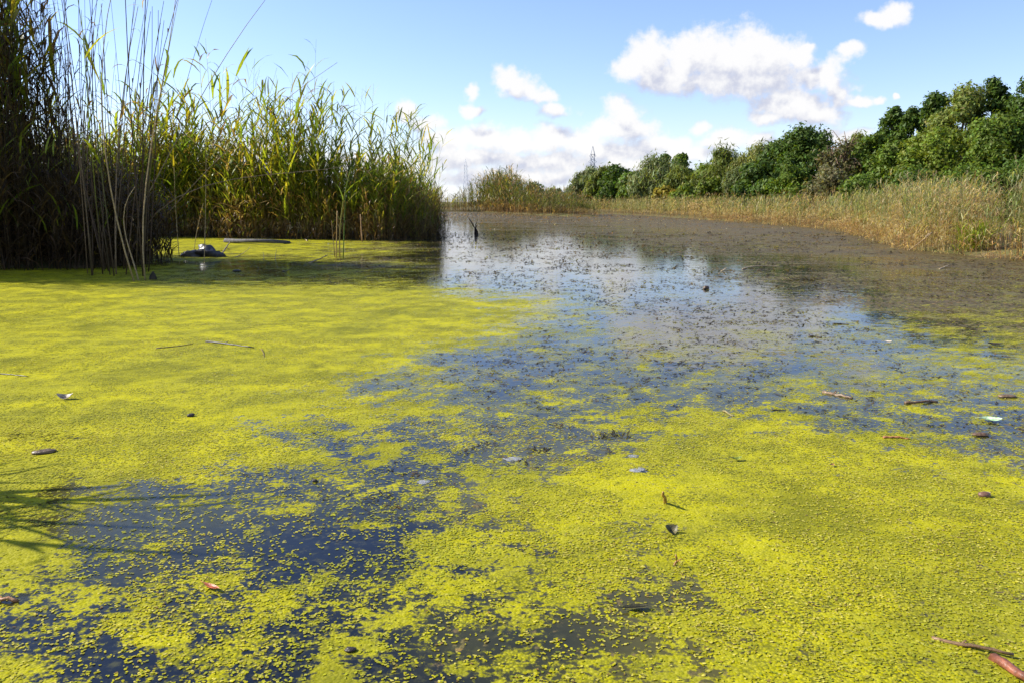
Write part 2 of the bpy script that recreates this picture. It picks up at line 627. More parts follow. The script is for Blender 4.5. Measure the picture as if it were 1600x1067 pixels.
def build_water():
    near = np.linspace(-7.5, 1.2, 60)
    far = 1.2 * (135 / 1.2) ** np.linspace(0, 1, 380)[1:]
    ys = np.concatenate([near, far])
    us = np.linspace(-1.4, 1.4, 310)
    X = us[None, :] * np.maximum(ys, 5.0)[:, None] * 1.0
    X = np.clip(X, -60, 60)
    nar = np.clip((ys - 1.2) / 6, 0, 1)
    X = us[None, :] * (np.maximum(ys, 1.2) * nar + 5.5 * (1 - nar))[:, None]
    Y = np.broadcast_to(ys[:, None], X.shape)
    v = np.stack([X.ravel(), Y.ravel(), np.zeros(X.size)], 1)
    nx = len(us)
    i, j = np.meshgrid(np.arange(len(ys) - 1), np.arange(nx - 1), indexing='ij')
    p = (i * nx + j).ravel()
    f = np.stack([p, p + 1, p + nx + 1, p + nx], 1)

    m, t, out = new_mat('pond_surface')
    tc = t.node('ShaderNodeTexCoord')
    P = tc.outputs['Object']
    carpet = t.attr('carpet')
    brown = t.attr('brown')
    # open water
    murk = t.noise(P, 0.8, 3.0)
    wcol = t.mix(t.smooth(murk, 0.4, 0.65), (0.005, 0.007, 0.012, 1), (0.03, 0.03, 0.008, 1))
    wcol = t.mix(t.smooth(t.noise(P, 26.0, 4.0, 0.65), 0.5, 0.72, 0.0, 0.8), wcol, (0.060, 0.058, 0.016, 1))
    wcol = t.mix(t.math('MULTIPLY', t.attr('murk'), t.smooth(murk, 0.25, 0.6, 0.5, 1.0)), wcol, (0.085, 0.075, 0.014, 1))
    ripple = t.noise(P, 5.0, 3.0, 0.5)
    rip2 = t.noise(P, 28.0, 2.0, 0.5)
    wb = t.node('ShaderNodeBump')
    wb.inputs['Strength'].default_value = 0.35
    wb.inputs['Distance'].default_value = 0.006
    t.l.new(t.math('MULTIPLY_ADD', rip2, 0.15, ripple), wb.inputs['Height'])
    water = principled(t, wcol, 0.06, 0.5, wb.outputs[0], 1.33)
    # brown weed at the surface
    bn1 = t.noise(P, 2.2, 5.0, 0.62)
    bn2 = t.noise(P, 17.0, 4.0, 0.65)
    bcol = t.mix(t.smooth(bn2, 0.35, 0.7), (0.035, 0.027, 0.012, 1), (0.135, 0.098, 0.04, 1))
    bcol = t.mix(t.smooth(bn1, 0.5, 0.7, 0, 0.6), bcol, (0.16, 0.15, 0.035, 1))
    bcol = t.mix(t.smooth(t.noise(P, 9.0, 5.0, 0.7), 0.56, 0.70, 0, 0.9), bcol, (0.30, 0.17, 0.045, 1))
    bb = t.node('ShaderNodeBump')
    bb.inputs['Strength'].default_value = 0.6
    bb.inputs['Distance'].default_value = 0.02
    t.l.new(bn2, bb.inputs['Height'])
    weed = principled(t, bcol, 0.6, 0.18, bb.outputs[0])
    bsum = t.math('MULTIPLY_ADD', t.math('SUBTRACT', bn1, 0.5), 0.8,
                  t.math('MULTIPLY_ADD', t.math('SUBTRACT', bn2, 0.5), 1.5, brown))
    stretch = t.vmath('MULTIPLY', P, (0.22, 0.42, 1.0))
    bsum = t.math('MULTIPLY_ADD', t.math('SUBTRACT', t.noise(stretch, 1.0, 4.0, 0.6), 0.5), 0.85, bsum)
    bmask = t.smooth(bsum, 0.46, 0.60)
    # duckweed carpet: countless fronds pressed together
    vor = t.node('ShaderNodeTexVoronoi', feature='F1')
    t.put(vor.inputs['Vector'], P)
    vor.inputs['Scale'].default_value = 105.0
    cellrnd = t.node('ShaderNodeSeparateColor')
    t.l.new(vor.outputs['Color'], cellrnd.inputs[0])
    cn1 = t.noise(P, 1.6, 5.0, 0.6)
    cn2 = t.noise(P, 9.0, 5.0, 0.62)
    cn3 = t.noise(P, 42.0, 4.0, 0.6)
    ccol = t.mix(t.smooth(cn1, 0.38, 0.62), (0.235, 0.225, 0.006, 1), (0.37, 0.34, 0.0, 1))
    ccol = t.mix(t.smooth(cn2, 0.5, 0.72, 0, 0.7), ccol, (0.22, 0.225, 0.012, 1))
    ccol = t.mix(t.smooth(cellrnd.outputs[0], 0.0, 1.0, 0.0, 0.35), ccol, (0.44, 0.40, 0.06, 1))
    celly = t.smooth(t.noise(P, 3.1, 5.0, 0.62), 0.42, 0.60)
    gap = t.math('MULTIPLY', t.smooth(vor.outputs['Distance'], 0.35, 0.75), t.math('MULTIPLY', celly, 0.85))
    ccol = t.mix(gap, ccol, (0.07, 0.075, 0.012, 1))
    olive = t.noise(P, 1.05, 6.0, 0.65, 0.6)
    ccol = t.mix(t.smooth(olive, 0.50, 0.68, 0.0, 0.85), ccol, (0.135, 0.135, 0.010, 1))
    ccol = t.mix(t.smooth(cn3, 0.55, 0.75, 0.0, 0.5), ccol, (0.13, 0.14, 0.015, 1))
    grain = t.noise(P, 7.0, 8.0, 0.78)
    ccol = t.mix(t.smooth(grain, 0.52, 0.66, 0.0, 0.7), ccol, (0.115, 0.115, 0.012, 1))
    ccol = t.mix(t.smooth(grain, 0.46, 0.34, 0.0, 0.5), ccol, (0.45, 0.42, 0.008, 1))
    cb = t.node('ShaderNodeBump')
    cb.inputs['Strength'].default_value = 0.35
    cb.inputs['Distance'].default_value = 0.006
    t.l.new(t.math('MULTIPLY_ADD', cn3, 0.8, t.math('SUBTRACT', 1.0, vor.outputs['Distance'])), cb.inputs['Height'])
    duck = principled(t, ccol, 0.6, 0.04, cb.outputs[0])
    csum = t.math('MULTIPLY_ADD', t.math('SUBTRACT', cn2, 0.5), 1.0,
                  t.math('MULTIPLY_ADD', t.math('SUBTRACT', cn3, 0.5), 1.3, carpet))
    cmask = t.smooth(csum, 0.50, 0.72)
    film = t.math('MULTIPLY', t.smooth(carpet, 0.12, 0.62, 0.0, 0.62), t.smooth(bn2, 0.34, 0.62, 0.25, 1.0))   # thin scatter of tiny fronds
    sep = t.node('ShaderNodeSeparateXYZ')
    t.l.new(P, sep.inputs[0])
    film = t.math('MULTIPLY', film, t.smooth(sep.outputs[1], 3.6, 6.5))   # nearer, each frond is modelled
    cmask = t.math('MAXIMUM', cmask, film)
    m1 = t.node('ShaderNodeMixShader')
    t.l.new(bmask, m1.inputs[0])
    t.l.new(water.outputs[0], m1.inputs[1])
    t.l.new(weed.outputs[0], m1.inputs[2])
    m2 = t.node('ShaderNodeMixShader')
    t.l.new(cmask, m2.inputs[0])
    t.l.new(m1.outputs[0], m2.inputs[1])
    t.l.new(duck.outputs[0], m2.inputs[2])
    t.l.new(m2.outputs[0], out.inputs[0])

    o = link_mesh('water', v, f, m, smooth=True)
    x, y = v[:, 0], v[:, 1]
    for nm, val in (('carpet', carpet_at(x, y)), ('brown', brown_at(x, y)), ('murk', murk_at(x, y))):
        a = o.data.attributes.new(nm, 'FLOAT', 'POINT')
        a.data.foreach_set('value', val.astype(np.float32))
    tag(o, 'still pond water with duckweed scum and reflections of sky', 'water', kind='structure')


build_water()


def build_duckweed():
    """Single fronds on the water, from the near edge of the picture outwards."""
    V, F, C = [], [], []
    n0 = 0
    bands = [  # from, to, plants for each square metre, frond radius, sides, fronds in a plant
        (1.4, 2.9, 5600, 0.0041, 6, 3), (2.9, 4.6, 3700, 0.0048, 4, 3), (4.6, 8.0, 1700, 0.0070, 3, 3),
        (8.0, 15.0, 560, 0.012, 3, 2)]
    for (y0, y1, dens, rad, sides, per) in bands:
        area = 0.74 * (y1 * y1 - y0 * y0) + 1.0 * (y1 - y0)
        n = int(area * dens)
        Y = np.sqrt(RNG.uniform(y0 * y0, y1 * y1, n))
        X = RNG.uniform(-1, 1, n) * (0.72 * Y + 0.5)
        c = carpet_at(X, Y)
        fine = fbm(X, Y, 16, 3, 77) - 0.5
        p = np.clip(c * 1.05 + 0.10 + fine * 1.1, 0.0, 1.0) ** 1.2
        patch = fbm(X, Y, 1.3, 4, 61, .62)
        patch2 = fbm(X, Y, 6.0, 3, 67, .6)
        thin = np.clip((.56 - patch) * 6 + (.5 - patch2) * 3 + .35, .10, 1)     # smooth algae shows where fronds are few
        p = p * np.where(c > .55, thin, 1)
        p = np.where(shore_sdf(X, Y) < -0.1, np.maximum(p, 0.05 * (fine > -.02)), 0)
        keep = RNG.random(n) < p
        X, Y, c = X[keep], Y[keep], c[keep]
        k = len(X)
        a0 = RNG.uniform(0, 2 * math.pi, k)
        for q in range(per):
            sel = RNG.random(k) < (1.0, 0.8, 0.55)[q]
            x, y, a = X[sel], Y[sel], a0[sel] + q * 2.1 + RNG.uniform(-.4, .4, sel.sum())
            m = len(x)
            r = rad * (0.45 + 0.85 * RNG.random(m) ** 1.5)
            if q:
                x, y = x + np.cos(a) * r * 1.55, y + np.sin(a) * r * 1.55
            th = np.arange(sides) * 2 * math.pi / sides
            ca, sa = np.cos(a), np.sin(a)
            lx, ly = np.cos(th)[None] * r[:, None] * 1.15, np.sin(th)[None] * r[:, None] * 0.85
            tx, ty = RNG.normal(0, .07, m), RNG.normal(0, .07, m)
            vx = x[:, None] + lx * ca[:, None] - ly * sa[:, None]
            vy = y[:, None] + lx * sa[:, None] + ly * ca[:, None]
            z0 = 0.0014 + RNG.uniform(0, .0016, m)
            vz = z0[:, None] + np.maximum(lx * tx[:, None] + ly * ty[:, None], -0.0008)
            ring = np.stack([vx, vy, vz], 2)
            cen = np.stack([x, y, z0 + r * 0.10], 1)[:, None, :]
            vv = np.concatenate([ring, cen], 1)
            ids = n0 + np.arange(m)[:, None] * (sides + 1)
            f = [np.stack([ids[:, 0] + j, ids[:, 0] + (j + 1) % sides, ids[:, 0] + sides], 1) for j in range(sides)]
            V.append(vv.reshape(-1, 3))
            F.append(np.concatenate(f))
            n0 += m * (sides + 1)
            w = RNG.random(m)[:, None]
            tone = np.where(w < 0.55, np.array([[.39, .355, .005]]),
                            np.where(w < 0.8, np.array([[.48, .42, .07]]),
                                     np.where(w < 0.95, np.array([[.25, .27, .015]]), np.array([[.20, .13, .035]]))))
            g = np.clip((fbm(x, y, 1.9, 3, 83) - .47) * 6, 0, 1)[:, None]
            tone = tone * (1 - g * .55) + np.array([[.26, .285, .012]]) * g * .55
            tone = tone * RNG.uniform(0.7, 1.2, m)[:, None]
            C.append(np.repeat(tone, sides + 1, 0))
    o = link_mesh('duckweed', np.concatenate(V), np.concatenate(F), M_FROND, cols=np.concatenate(C))
    tag(o, 'yellow green duckweed fronds scattered over the pond', 'duckweed', kind='stuff')
    print('duckweed tris', len(o.data.polygons))


build_duckweed()


def jitter(c, a=0.2):
    k = random.uniform(1 - a, 1 + a)
    return tuple(min(1, x * k * random.uniform(.93, 1.07)) for x in c)


def build_floating_weed():
    """Dark curled scraps of weed that stand a little out of the open water."""
    mb = MB()
    m = 60000
    Ys = np.exp(RNG.uniform(math.log(3.0), math.log(34), m))
    Xs = RNG.uniform(-0.35, 0.72, m) * Ys
    px, py = to_px(Xs, Ys)
    ok = (shore_sdf(Xs, Ys) < -0.4) & (py > 345)
    ok &= RNG.random(m) < np.clip(1.05 - carpet_at(Xs, Ys) * 1.9, 0, 1)
    ok &= fbm(Xs, Ys, 0.8, 3, 91) > RNG.uniform(.3, .62, m)
    for X, Y in list(zip(Xs[ok], Ys[ok]))[:7500]:
        s = (0.0036 * Y ** 0.8) * random.uniform(0.5, 1.5)
        warm = random.random()
        col = np.array([.045, .036, .018]) if warm < .55 else (np.array([.13, .085, .03]) if warm < .85 else np.array([.2, .19, .03]))
        for k in range(random.randint(2, 4)):
            az = random.uniform(0, 6.28)
            L = s * random.uniform(1.0, 2.6)
            v, f = blade((X + random.gauss(0, s), Y + random.gauss(0, s), -0.002), az, L, s * random.uniform(.5, .9),
                         random.uniform(.1, .7), random.uniform(.4, 1.2), 2, random.uniform(-.7, .7))
            v[:, 2] = np.maximum(v[:, 2], 0.002 + 0.001 * k)
            mb.add(v, f, col * random.uniform(.7, 1.3))
    # flecks of brown weed breaking the far surface
    m = 15000
    Ys = np.sqrt(RNG.uniform(13.0 ** 2, 88.0 ** 2, m))
    Xs = RNG.uniform(-0.12, 0.66, m) * Ys
    ok = (shore_sdf(Xs, Ys) < -0.5) & (RNG.random(m) < brown_at(Xs, Ys) * 1.2)
    for X, Y in zip(Xs[ok], Ys[ok]):
        w = random.random()
        col = (.30, .17, .05) if w < .4 else (.05, .038, .02) if w < .75 else (.16, .12, .05) if w < .96 else (.55, .46, .3)
        s = .0011 * Y ** .95 * random.uniform(.5, 1.5)
        v, f = blade((X, Y, -.002), random.uniform(0, 6.28), s * 2.6, s, random.uniform(.1, .9), .8, 2, random.uniform(-.7, .7))
        v[:, 2] = np.maximum(v[:, 2], 0.003)
        mb.add(v, f, jitter(col, .25))
    tag(mb.build('floating_weed', M_REED), 'dark curled scraps of water weed on the open water', 'water weed', kind='stuff')


build_floating_weed()

# ------------------------------------------------------------------ reeds
GREEN = [(.20, .26, .025), (.28, .31, .03), (.135, .20, .027), (.38, .34, .04)]
DRY = [(.34, .235, .095), (.26, .165, .065), (.40, .30, .14), (.17, .105, .045)]


def reed_template(h, leaves, leaf_len, leaf_w, first=0.25, dry=0.0, plume=False, r=0.006, segs=5, sides=3, lseg=3,
                  rise=1.15, drp=0.85, greens=GREEN):
    """One reed of height h: stem, leaves along it, perhaps a plume. Returns vertices, triangles, colours."""
    mb = MB()
    wob = [random.uniform(-.04, .04) for _ in range(2)]
    z = np.linspace(0, h, segs + 1)
    q = z / h
    path = np.stack([wob[0] * np.sin(q * 3.0) * h * .3, wob[1] * np.sin(q * 2.5) * h * .3, z], 1)
    v, f = tube(path, r * (1 - .7 * q), sides, cap=False)
    db = np.array(jitter(random.choice(DRY)))
    gt = np.array(jitter(random.choice(greens)))
    dtop = np.array(jitter(random.choice(DRY)))
    top = gt * (1 - dry) + dtop * dry
    qq = np.clip((v[:, 2] / h - .15) / .4, 0, 1)[:, None]
    mb.add(v, f, db[None] * (1 - qq) + top[None] * qq)
    az = random.uniform(0, 6.28)
    for k in range(leaves):
        s = first + (0.98 - first) * (k + random.uniform(0, .8)) / leaves
        az += math.pi + random.uniform(-.7, .7)
        o = np.array([np.interp(s, q, path[:, 0]), np.interp(s, q, path[:, 1]), s * h])
        L = leaf_len * random.uniform(.65, 1.15) * (1.0 if s < .8 else .8)
        isdry = random.random() < dry + max(0, (.42 - s)) * 1.6
        c = jitter(random.choice(DRY if isdry else greens), .25)
        v, f = blade(o, az, L, leaf_w * random.uniform(.7, 1.2), rise * random.uniform(.75, 1.2),
                     drp * random.uniform(.5, 1.5) * (1.6 if isdry else 1), lseg, random.uniform(-.8, .8))
        mb.add(v, f, c)
    if plume:
        pc = jitter((.30, .22, .13), .25)
        for k in range(9):
            a2 = random.uniform(-.9, .9)
            v, f = blade(path[-1] - np.array([0, 0, .02 * k]), a2, h * random.uniform(.035, .075), .018, 1.2, 1.5, 2)
            mb.add(v, f, pc)
    return mb.arrays()


def scatter_reeds(name, label, spots, temps, lean=(0.0, 0.0), bend=0.12, smin=.8, smax=1.15, cat='reeds'):
    """spots: rows of x, y, scale. All stems of one bed are one uncountable mass."""
    V, F, C = [], [], []
    n0 = 0
    zs = ground_z(spots[:, 0], spots[:, 1])
    for (x, y, sc), gz in zip(spots, zs):
        q = (float(fbm(x, y, .45, 3, 71)) - .5) * 2.6 + .5 + random.gauss(0, .18)
        v, f, c = temps[min(len(temps) - 1, max(0, int(q * len(temps))))]
        s = sc * random.uniform(smin, smax)
        a = random.uniform(0, 6.283)
        ca, sa = math.cos(a), math.sin(a)
        w = np.empty_like(v)
        w[:, 0] = (v[:, 0] * ca - v[:, 1] * sa) * s
        w[:, 1] = (v[:, 0] * sa + v[:, 1] * ca) * s
        w[:, 2] = v[:, 2] * s
        lx, ly = lean[0] + random.gauss(0, bend), lean[1] + random.gauss(0, bend)
        h = np.maximum(w[:, 2], 0)
        w[:, 0] += x + lx * h * (.4 + .16 * h)
        w[:, 1] += y + ly * h * (.4 + .16 * h)
        w[:, 2] = w[:, 2] * (1 - .2 * (lx * lx + ly * ly)) + min(gz, 0.3) - .02
        V.append(w)
        F.append(f + n0)
        C.append(c * random.uniform(.8, 1.2))
        n0 += len(v)
    o = link_mesh(name, np.concatenate(V), np.concatenate(F), M_REED, cols=np.concatenate(C))
    tag(o, label, cat, kind='stuff')
    print(label, len(o.data.polygons))
    return o


def spots_in(n, box, dmin, dmax, test=None, edge=1.0, scale=None):
    out = []
    tries = 0
    while len(out) < n and tries < 60:
        tries += 1
        x = RNG.uniform(box[0], box[1], n * 3)
        y = RNG.uniform(box[2], box[3], n * 3)
        d = shore(x, y)
        ok = (d > dmin) & (d < dmax)
        ok &= RNG.random(len(x)) < np.clip(1 - (d - dmin) / (dmax - dmin), 0, 1) ** edge + .12
        if test is not None:
            ok &= test(x, y)
        out += list(zip(x[ok], y[ok], scale(x[ok], y[ok]) if scale else np.ones(ok.sum())))
    return np.array(out[:n])


# leafy tall reeds of the left bank
T_TALL = [reed_template(random.uniform(3.0, 3.9), 13, .72, .052, .14, random.choice([.05, .1, .3]), False, .007) for _ in range(12)]
T_DRYTALL = [reed_template(random.uniform(3.0, 4.6), 4, .35, .016, .3, .95, False, .0065) for _ in range(8)]
T_UNDER = [reed_template(random.uniform(1.0, 1.9), 9, .45, .026, .08, random.choice([.3, .6, .9]), False, .006) for _ in range(8)]
DRY_OLD, DRY = DRY, [(.10, .062, .03), (.075, .046, .022), (.15, .095, .045), (.05, .033, .018)]  # dead brown reeds, darkened further to put the clump's shade into their colour
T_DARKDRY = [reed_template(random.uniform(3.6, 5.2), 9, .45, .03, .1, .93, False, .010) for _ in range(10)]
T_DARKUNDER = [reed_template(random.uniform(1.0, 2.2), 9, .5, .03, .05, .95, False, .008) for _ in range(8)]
DRY = DRY_OLD


def tip_scale(x, y):
    px, py = to_px(x, y)
    s = np.interp(px, [200, 290, 335, 360, 430, 460, 520, 555, 600, 650, 680, 700],
                  [1.35, 1.42, 1.36, 1.08, 1.05, 1.15, 1.12, .98, 1.02, .86, .62, .35])
    lump = np.clip((fbm(x, y, .6, 2, 55) - .5) * 2.6 + .95, .42, 1.3)
    return s * lump * RNG.uniform(.45, 1.08, x.shape)


tip_box = (-14.0, -1.5, 25.0, 36)
scatter_reeds('reed_bed', 'tall leafy green reeds on the bank that juts into the pond',
              spots_in(1050, tip_box, -.15, 3.0, None, 1.0, tip_scale), T_TALL, (.05, 0), .13)
T_MID = [reed_template(random.uniform(2.0, 3.2), 14, .80, .060, .16, random.choice([.05, .15, .35]), False, .006) for _ in range(10)]
scatter_reeds('reed_undergrowth', 'bushy leafy young reeds filling the middle of the jutting bank',
              spots_in(800, tip_box, -.05, 2.6, None, .8, lambda x, y: np.interp(to_px(x, y)[0], [300, 560, 640, 690], [1.1, 1.0, .75, .4])), T_MID, (.03, 0), .15)
scatter_reeds('reed_undergrowth', 'tangle of short and dry reeds along the foot of the jutting bank',
              spots_in(1500, tip_box, -.25, 2.0, None, 1.0), T_UNDER, (0, 0), .28)
scatter_reeds('reed_bed', 'sunlit green reeds at the back of the inlet behind the dark left clump',
              spots_in(420, (-21, -12.0, 28, 36), -.1, 3.0, lambda x, y: to_px(x, y)[0] > 20, .9,
                       lambda x, y: RNG.uniform(.8, 1.4, x.shape)), T_TALL + T_MID, (.05, 0), .12)
scatter_reeds('dry_reed_bed', 'dry yellow stems mixed into the leafy reeds of the jutting bank',
              spots_in(260, tip_box, -.1, 3.0, None, .8, tip_scale), T_DRYTALL, (.06, 0), .1)


def clump_test(x, y):
    return (y < 22) & (x < -7.0)


scatter_reeds('reed_litter', 'broken dark stems and roots along the waterline of the jutting bank',
              spots_in(420, tip_box, -.55, .35, None, .6, lambda x, y: np.full(x.shape, .55)), T_DARKUNDER, (.05, -.3), .55)
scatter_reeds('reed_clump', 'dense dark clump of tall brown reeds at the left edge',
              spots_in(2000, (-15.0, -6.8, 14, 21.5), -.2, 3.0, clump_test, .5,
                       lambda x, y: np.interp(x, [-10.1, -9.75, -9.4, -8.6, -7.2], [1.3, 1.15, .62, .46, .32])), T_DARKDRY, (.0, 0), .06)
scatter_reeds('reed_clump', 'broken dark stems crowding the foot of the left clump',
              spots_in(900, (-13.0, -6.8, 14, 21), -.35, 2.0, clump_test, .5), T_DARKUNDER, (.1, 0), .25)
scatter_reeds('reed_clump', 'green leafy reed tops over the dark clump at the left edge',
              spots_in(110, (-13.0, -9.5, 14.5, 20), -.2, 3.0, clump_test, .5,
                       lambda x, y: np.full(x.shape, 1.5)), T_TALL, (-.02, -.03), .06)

# right bank: lower, wind-combed reeds with dry golden feet
DRY = [(.54, .40, .19), (.42, .285, .12), (.60, .48, .26), (.28, .18, .08)]
OLIVE = [(.22, .25, .075), (.30, .31, .12), (.17, .215, .06), (.42, .38, .19)]
T_BANK = [reed_template(random.uniform(1.5, 2.05), 10, .42, .020, .15, random.choice([.1, .25, .5, .7]), random.random() < .55,
                        .005, 4, 3, 3, 1.25, 1.1, OLIVE) for _ in range(14)]
T_FAR = [reed_template(random.uniform(1.4, 1.95), 7, .5, .036, .15, random.choice([.1, .25, .45, .65]), random.random() < .65,
                       .010, 3, 3, 2, 1.25, 1.0, OLIVE) for _ in range(10)]
T_STRAW = [reed_template(random.uniform(.5, 1.2), 6, .4, .02, .05, 1.0, False, .005, 3, 3, 2, .9, 1.4) for _ in range(6)]
T_BANK.sort(key=lambda a: float(np.mean(a[2][:, 0] / a[2][:, 1])))
T_FAR.sort(key=lambda a: float(np.mean(a[2][:, 0] / a[2][:, 1])))
DRY = DRY_OLD
right = lambda x, y: (x > 5) & (fbm(x, y, .8, 2, 66) > .30)
scatter_reeds('reed_bed', 'golden and green reeds leaning along the near right bank',
              spots_in(2400, (9.5, 19, 12, 32), -.1, 3.0, right, .8, lambda x, y: np.interp(y, [16, 20, 26], [1.02, 1.0, .93]) * (.72 + .55 * fbm(x, y, .9, 2, 88))), T_BANK, (-.10, 0), .14, .64, 1.0)
scatter_reeds('reed_litter', 'dry straw and broken stems at the foot of the right bank',
              spots_in(1100, (9.5, 20, 13, 60), -.35, .9, right, 1.0), T_STRAW, (-.25, 0), .35)
scatter_reeds('reed_bed', 'pale distant reeds along the far right bank',
              spots_in(2000, (3, 22, 31, 112), -.1, 3.5, lambda x, y: (x > 8) | (y > 88), .8), T_FAR, (-.06, 0), .1, .66, 1.0)

b = ground(1528, 398)
scatter_reeds('grass_tuft', 'fresh green tuft of grass at the foot of the right bank',
              np.array([(b[0] + random.gauss(0, .18), b[1] + random.gauss(.15, .2), .42) for _ in range(60)]),
              [reed_template(1.2, 9, .9, .05, .02, 0.0, False, .006, 3, 3, 3, 1.2, 1.2, [(.22, .30, .02), (.28, .34, .03)]) for _ in range(3)],
              (0, -.05), .35, cat='grass')

# the low wooded point in the middle distance
T_ISL = [reed_template(random.uniform(1.8, 2.6), 9, .6, .05, .1, random.choice([.1, .3]), random.random() < .3, .012, 3, 3, 2,
                       1.2, 1.0, [(.10, .13, .03), (.14, .16, .035), (.09, .11, .035)]) for _ in range(8)]


def isl_scale(x, y):
    px, py = to_px(x, y)
    return np.interp(px, [690, 715, 745, 790, 815, 850, 900, 935], [.8, 1.0, 1.7, 2.05, 1.5, 1.0, .95, .6])


scatter_reeds('reed_bed', 'green reeds humped over the low point in mid pond',
              spots_in(1500, (-12, 8.2, 69, 116), -.1, 4.0, lambda x, y: (to_px(x, y)[0] > 685) & (x < 8.2) & (y < x * -3.4 + 112), .7,
                       isl_scale), T_ISL, (-.03, 0), .12)
scatter_reeds('reed_bed', 'reeds in the far distance closing the left shore',
              spots_in(700, (-40, -2, 38, 125), -.1, 4.0, lambda x, y: x < -2.5, .7), T_FAR, (0, 0), .1)

# ------------------------------------------------------------------ single reeds and stalks that can be picked apart


def leaf_mesh(name, length, width, rise, droop, col, segs=5, twist=0.3):
    v, f = blade((0, 0, 0), 0.0, length, width, rise, droop, segs, twist)
    me_o = link_mesh(name, v, f, M_REED, cols=np.broadcast_to(np.array(col), (len(v), 3)))
    me = me_o.data
    bpy.data.objects.remove(me_o)
    return me


LEAF_G = [leaf_mesh('leaf', random.uniform(.6, .85), random.uniform(.045, .062), random.uniform(.9, 1.3),
                    random.uniform(.5, 1.6), jitter(random.choice(GREEN), .2)) for _ in range(9)]
LEAF_D = [leaf_mesh('leaf', random.uniform(.25, .45), random.uniform(.018, .028), random.uniform(.3, 1.0),
                    random.uniform(1.2, 2.4), jitter(random.choice(DRY), .2)) for _ in range(6)]


def smooth_path(pts, n=9):
    pts = np.asarray(pts, float)
    if len(pts) == 2:
        q = np.linspace(0, 1, n)[:, None]
        return pts[0] * (1 - q) + pts[1] * q
    d = np.concatenate([[0], np.cumsum(np.linalg.norm(np.diff(pts, axis=0), axis=1))])
    c = np.polyfit(d / d[-1], pts, min(3, len(pts) - 1))
    q = np.linspace(0, 1, n)
    return np.stack([np.polyval(c[:, k], q) for k in range(3)], 1)


def reed_plant(name, path, r, label, cat, group=None, leaves=0, green=True, first=.3, col=None, last=.97, lscale=1.0):
    """An Empty at the foot of the reed > stalk, and each leaf."""
    path = np.asarray(path, float)
    base = path[0].copy()
    root = empty(name, tuple(base))
    tag(root, label, cat, group)
    rel = path - base
    q = np.linspace(0, 1, len(rel))
    v, f = tube(rel, r * (1 - .65 * q), 5)
    c0 = np.array(col or jitter(random.choice(DRY), .2))
    c1 = np.array(jitter(random.choice(GREEN), .2)) if green else c0 * 1.1
    qq = np.clip(np.linspace(0, 1, len(rel)) * 1.8 - .3, 0, 1)
    cc = c0[None] * (1 - qq[:, None]) + c1[None] * qq[:, None]
    cols = np.concatenate([np.repeat(cc, 5, 0), cc[:1], cc[-1:]])
    link_mesh('stalk', v, f, M_STALK, root, cols, True)
    az = random.uniform(0, 6.28)
    for k in range(leaves):
        s = first + (last - first) * (k + random.random() * .7) / max(leaves, 1)
        az += math.pi + random.uniform(-.8, .8)
        p = np.array([np.interp(s, q, rel[:, i]) for i in range(3)])
        me = random.choice(LEAF_G if green and random.random() < .9 else LEAF_D)
        o = bpy.data.objects.new('leaf', me)
        COL.objects.link(o)
        o.parent = root
        o.location = p
        o.rotation_euler = (random.uniform(-.25, .25), random.uniform(-.3, .3), az)
        sc = lscale * random.uniform(.75, 1.15)
        o.scale = (sc, sc, sc)
    return root


# bare dry stalks that fan out of the left clump against the sky
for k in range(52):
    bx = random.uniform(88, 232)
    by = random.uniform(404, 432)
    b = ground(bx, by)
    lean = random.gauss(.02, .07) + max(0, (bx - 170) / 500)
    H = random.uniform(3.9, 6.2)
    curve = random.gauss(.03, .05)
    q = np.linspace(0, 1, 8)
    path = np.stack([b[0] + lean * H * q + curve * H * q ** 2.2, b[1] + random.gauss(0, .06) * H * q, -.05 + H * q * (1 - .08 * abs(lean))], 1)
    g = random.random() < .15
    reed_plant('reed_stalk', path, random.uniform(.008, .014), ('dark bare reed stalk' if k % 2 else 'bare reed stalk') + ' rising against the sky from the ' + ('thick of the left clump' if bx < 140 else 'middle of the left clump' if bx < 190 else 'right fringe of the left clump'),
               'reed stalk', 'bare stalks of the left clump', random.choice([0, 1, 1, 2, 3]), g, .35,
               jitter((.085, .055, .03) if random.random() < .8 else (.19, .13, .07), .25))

LEANERS = [
    ([(209, 440), (190, 360), (167, 270), (158, 200), (163, 100), (178, -30)], 13.0, .014, 'brown stalk, leftmost of the three that stand in the duckweed before the clump'),
    ([(217, 439), (205, 395), (190, 350), (200, 318), (210, 292)], 12.9, .013, 'bent brown stalk standing between two longer ones before the left clump'),
    ([(227, 438), (222, 340), (238, 235), (252, 130), (278, -30)], 13.0, .013, 'brown stalk, rightmost of the three that stand in the duckweed before the clump'),
    ([(196, 410), (270, 330), (360, 222), (450, 160), (526, 97)], 15.0, .011, 'long straight dry stalk leaning far right, its tip against the sky'),
    ([(170, 412), (250, 270), (325, 130), (372, 62), (420, -8)], 15.0, .013, 'long dark stalk curving right to the top of the picture'),
    ([(205, 412), (250, 325), (300, 300), (400, 275), (548, 259)], 15.5, .011, 'pale stalk bent almost level across the green reeds'),
    ([(318, 428), (321, 330), (322, 190)], 14.0, .008, 'thin upright stalk in the shaded water beside the dark sack'),
    ([(280, 401), (276, 350), (272, 262)], 18.0, .010, 'thin brown stalk just left of the dark sack'),
    ([(302, 396), (306, 372), (318, 318)], 19.0, .009, 'short thin stalk leaning right behind the dark sack'),
]
for pts, dep, r, lab in LEANERS:
    b = ground(*pts[0])
    dep = b[1]
    P3 = [at(x, y, dep) for x, y in pts]
    P3[0][2] = -.05
    reed_plant('reed_stalk', smooth_path(P3, 10), r, lab, 'reed stalk', None, random.choice([0, 1, 2]), False, .4,
               jitter((.36, .26, .13), .15), .9, .8)

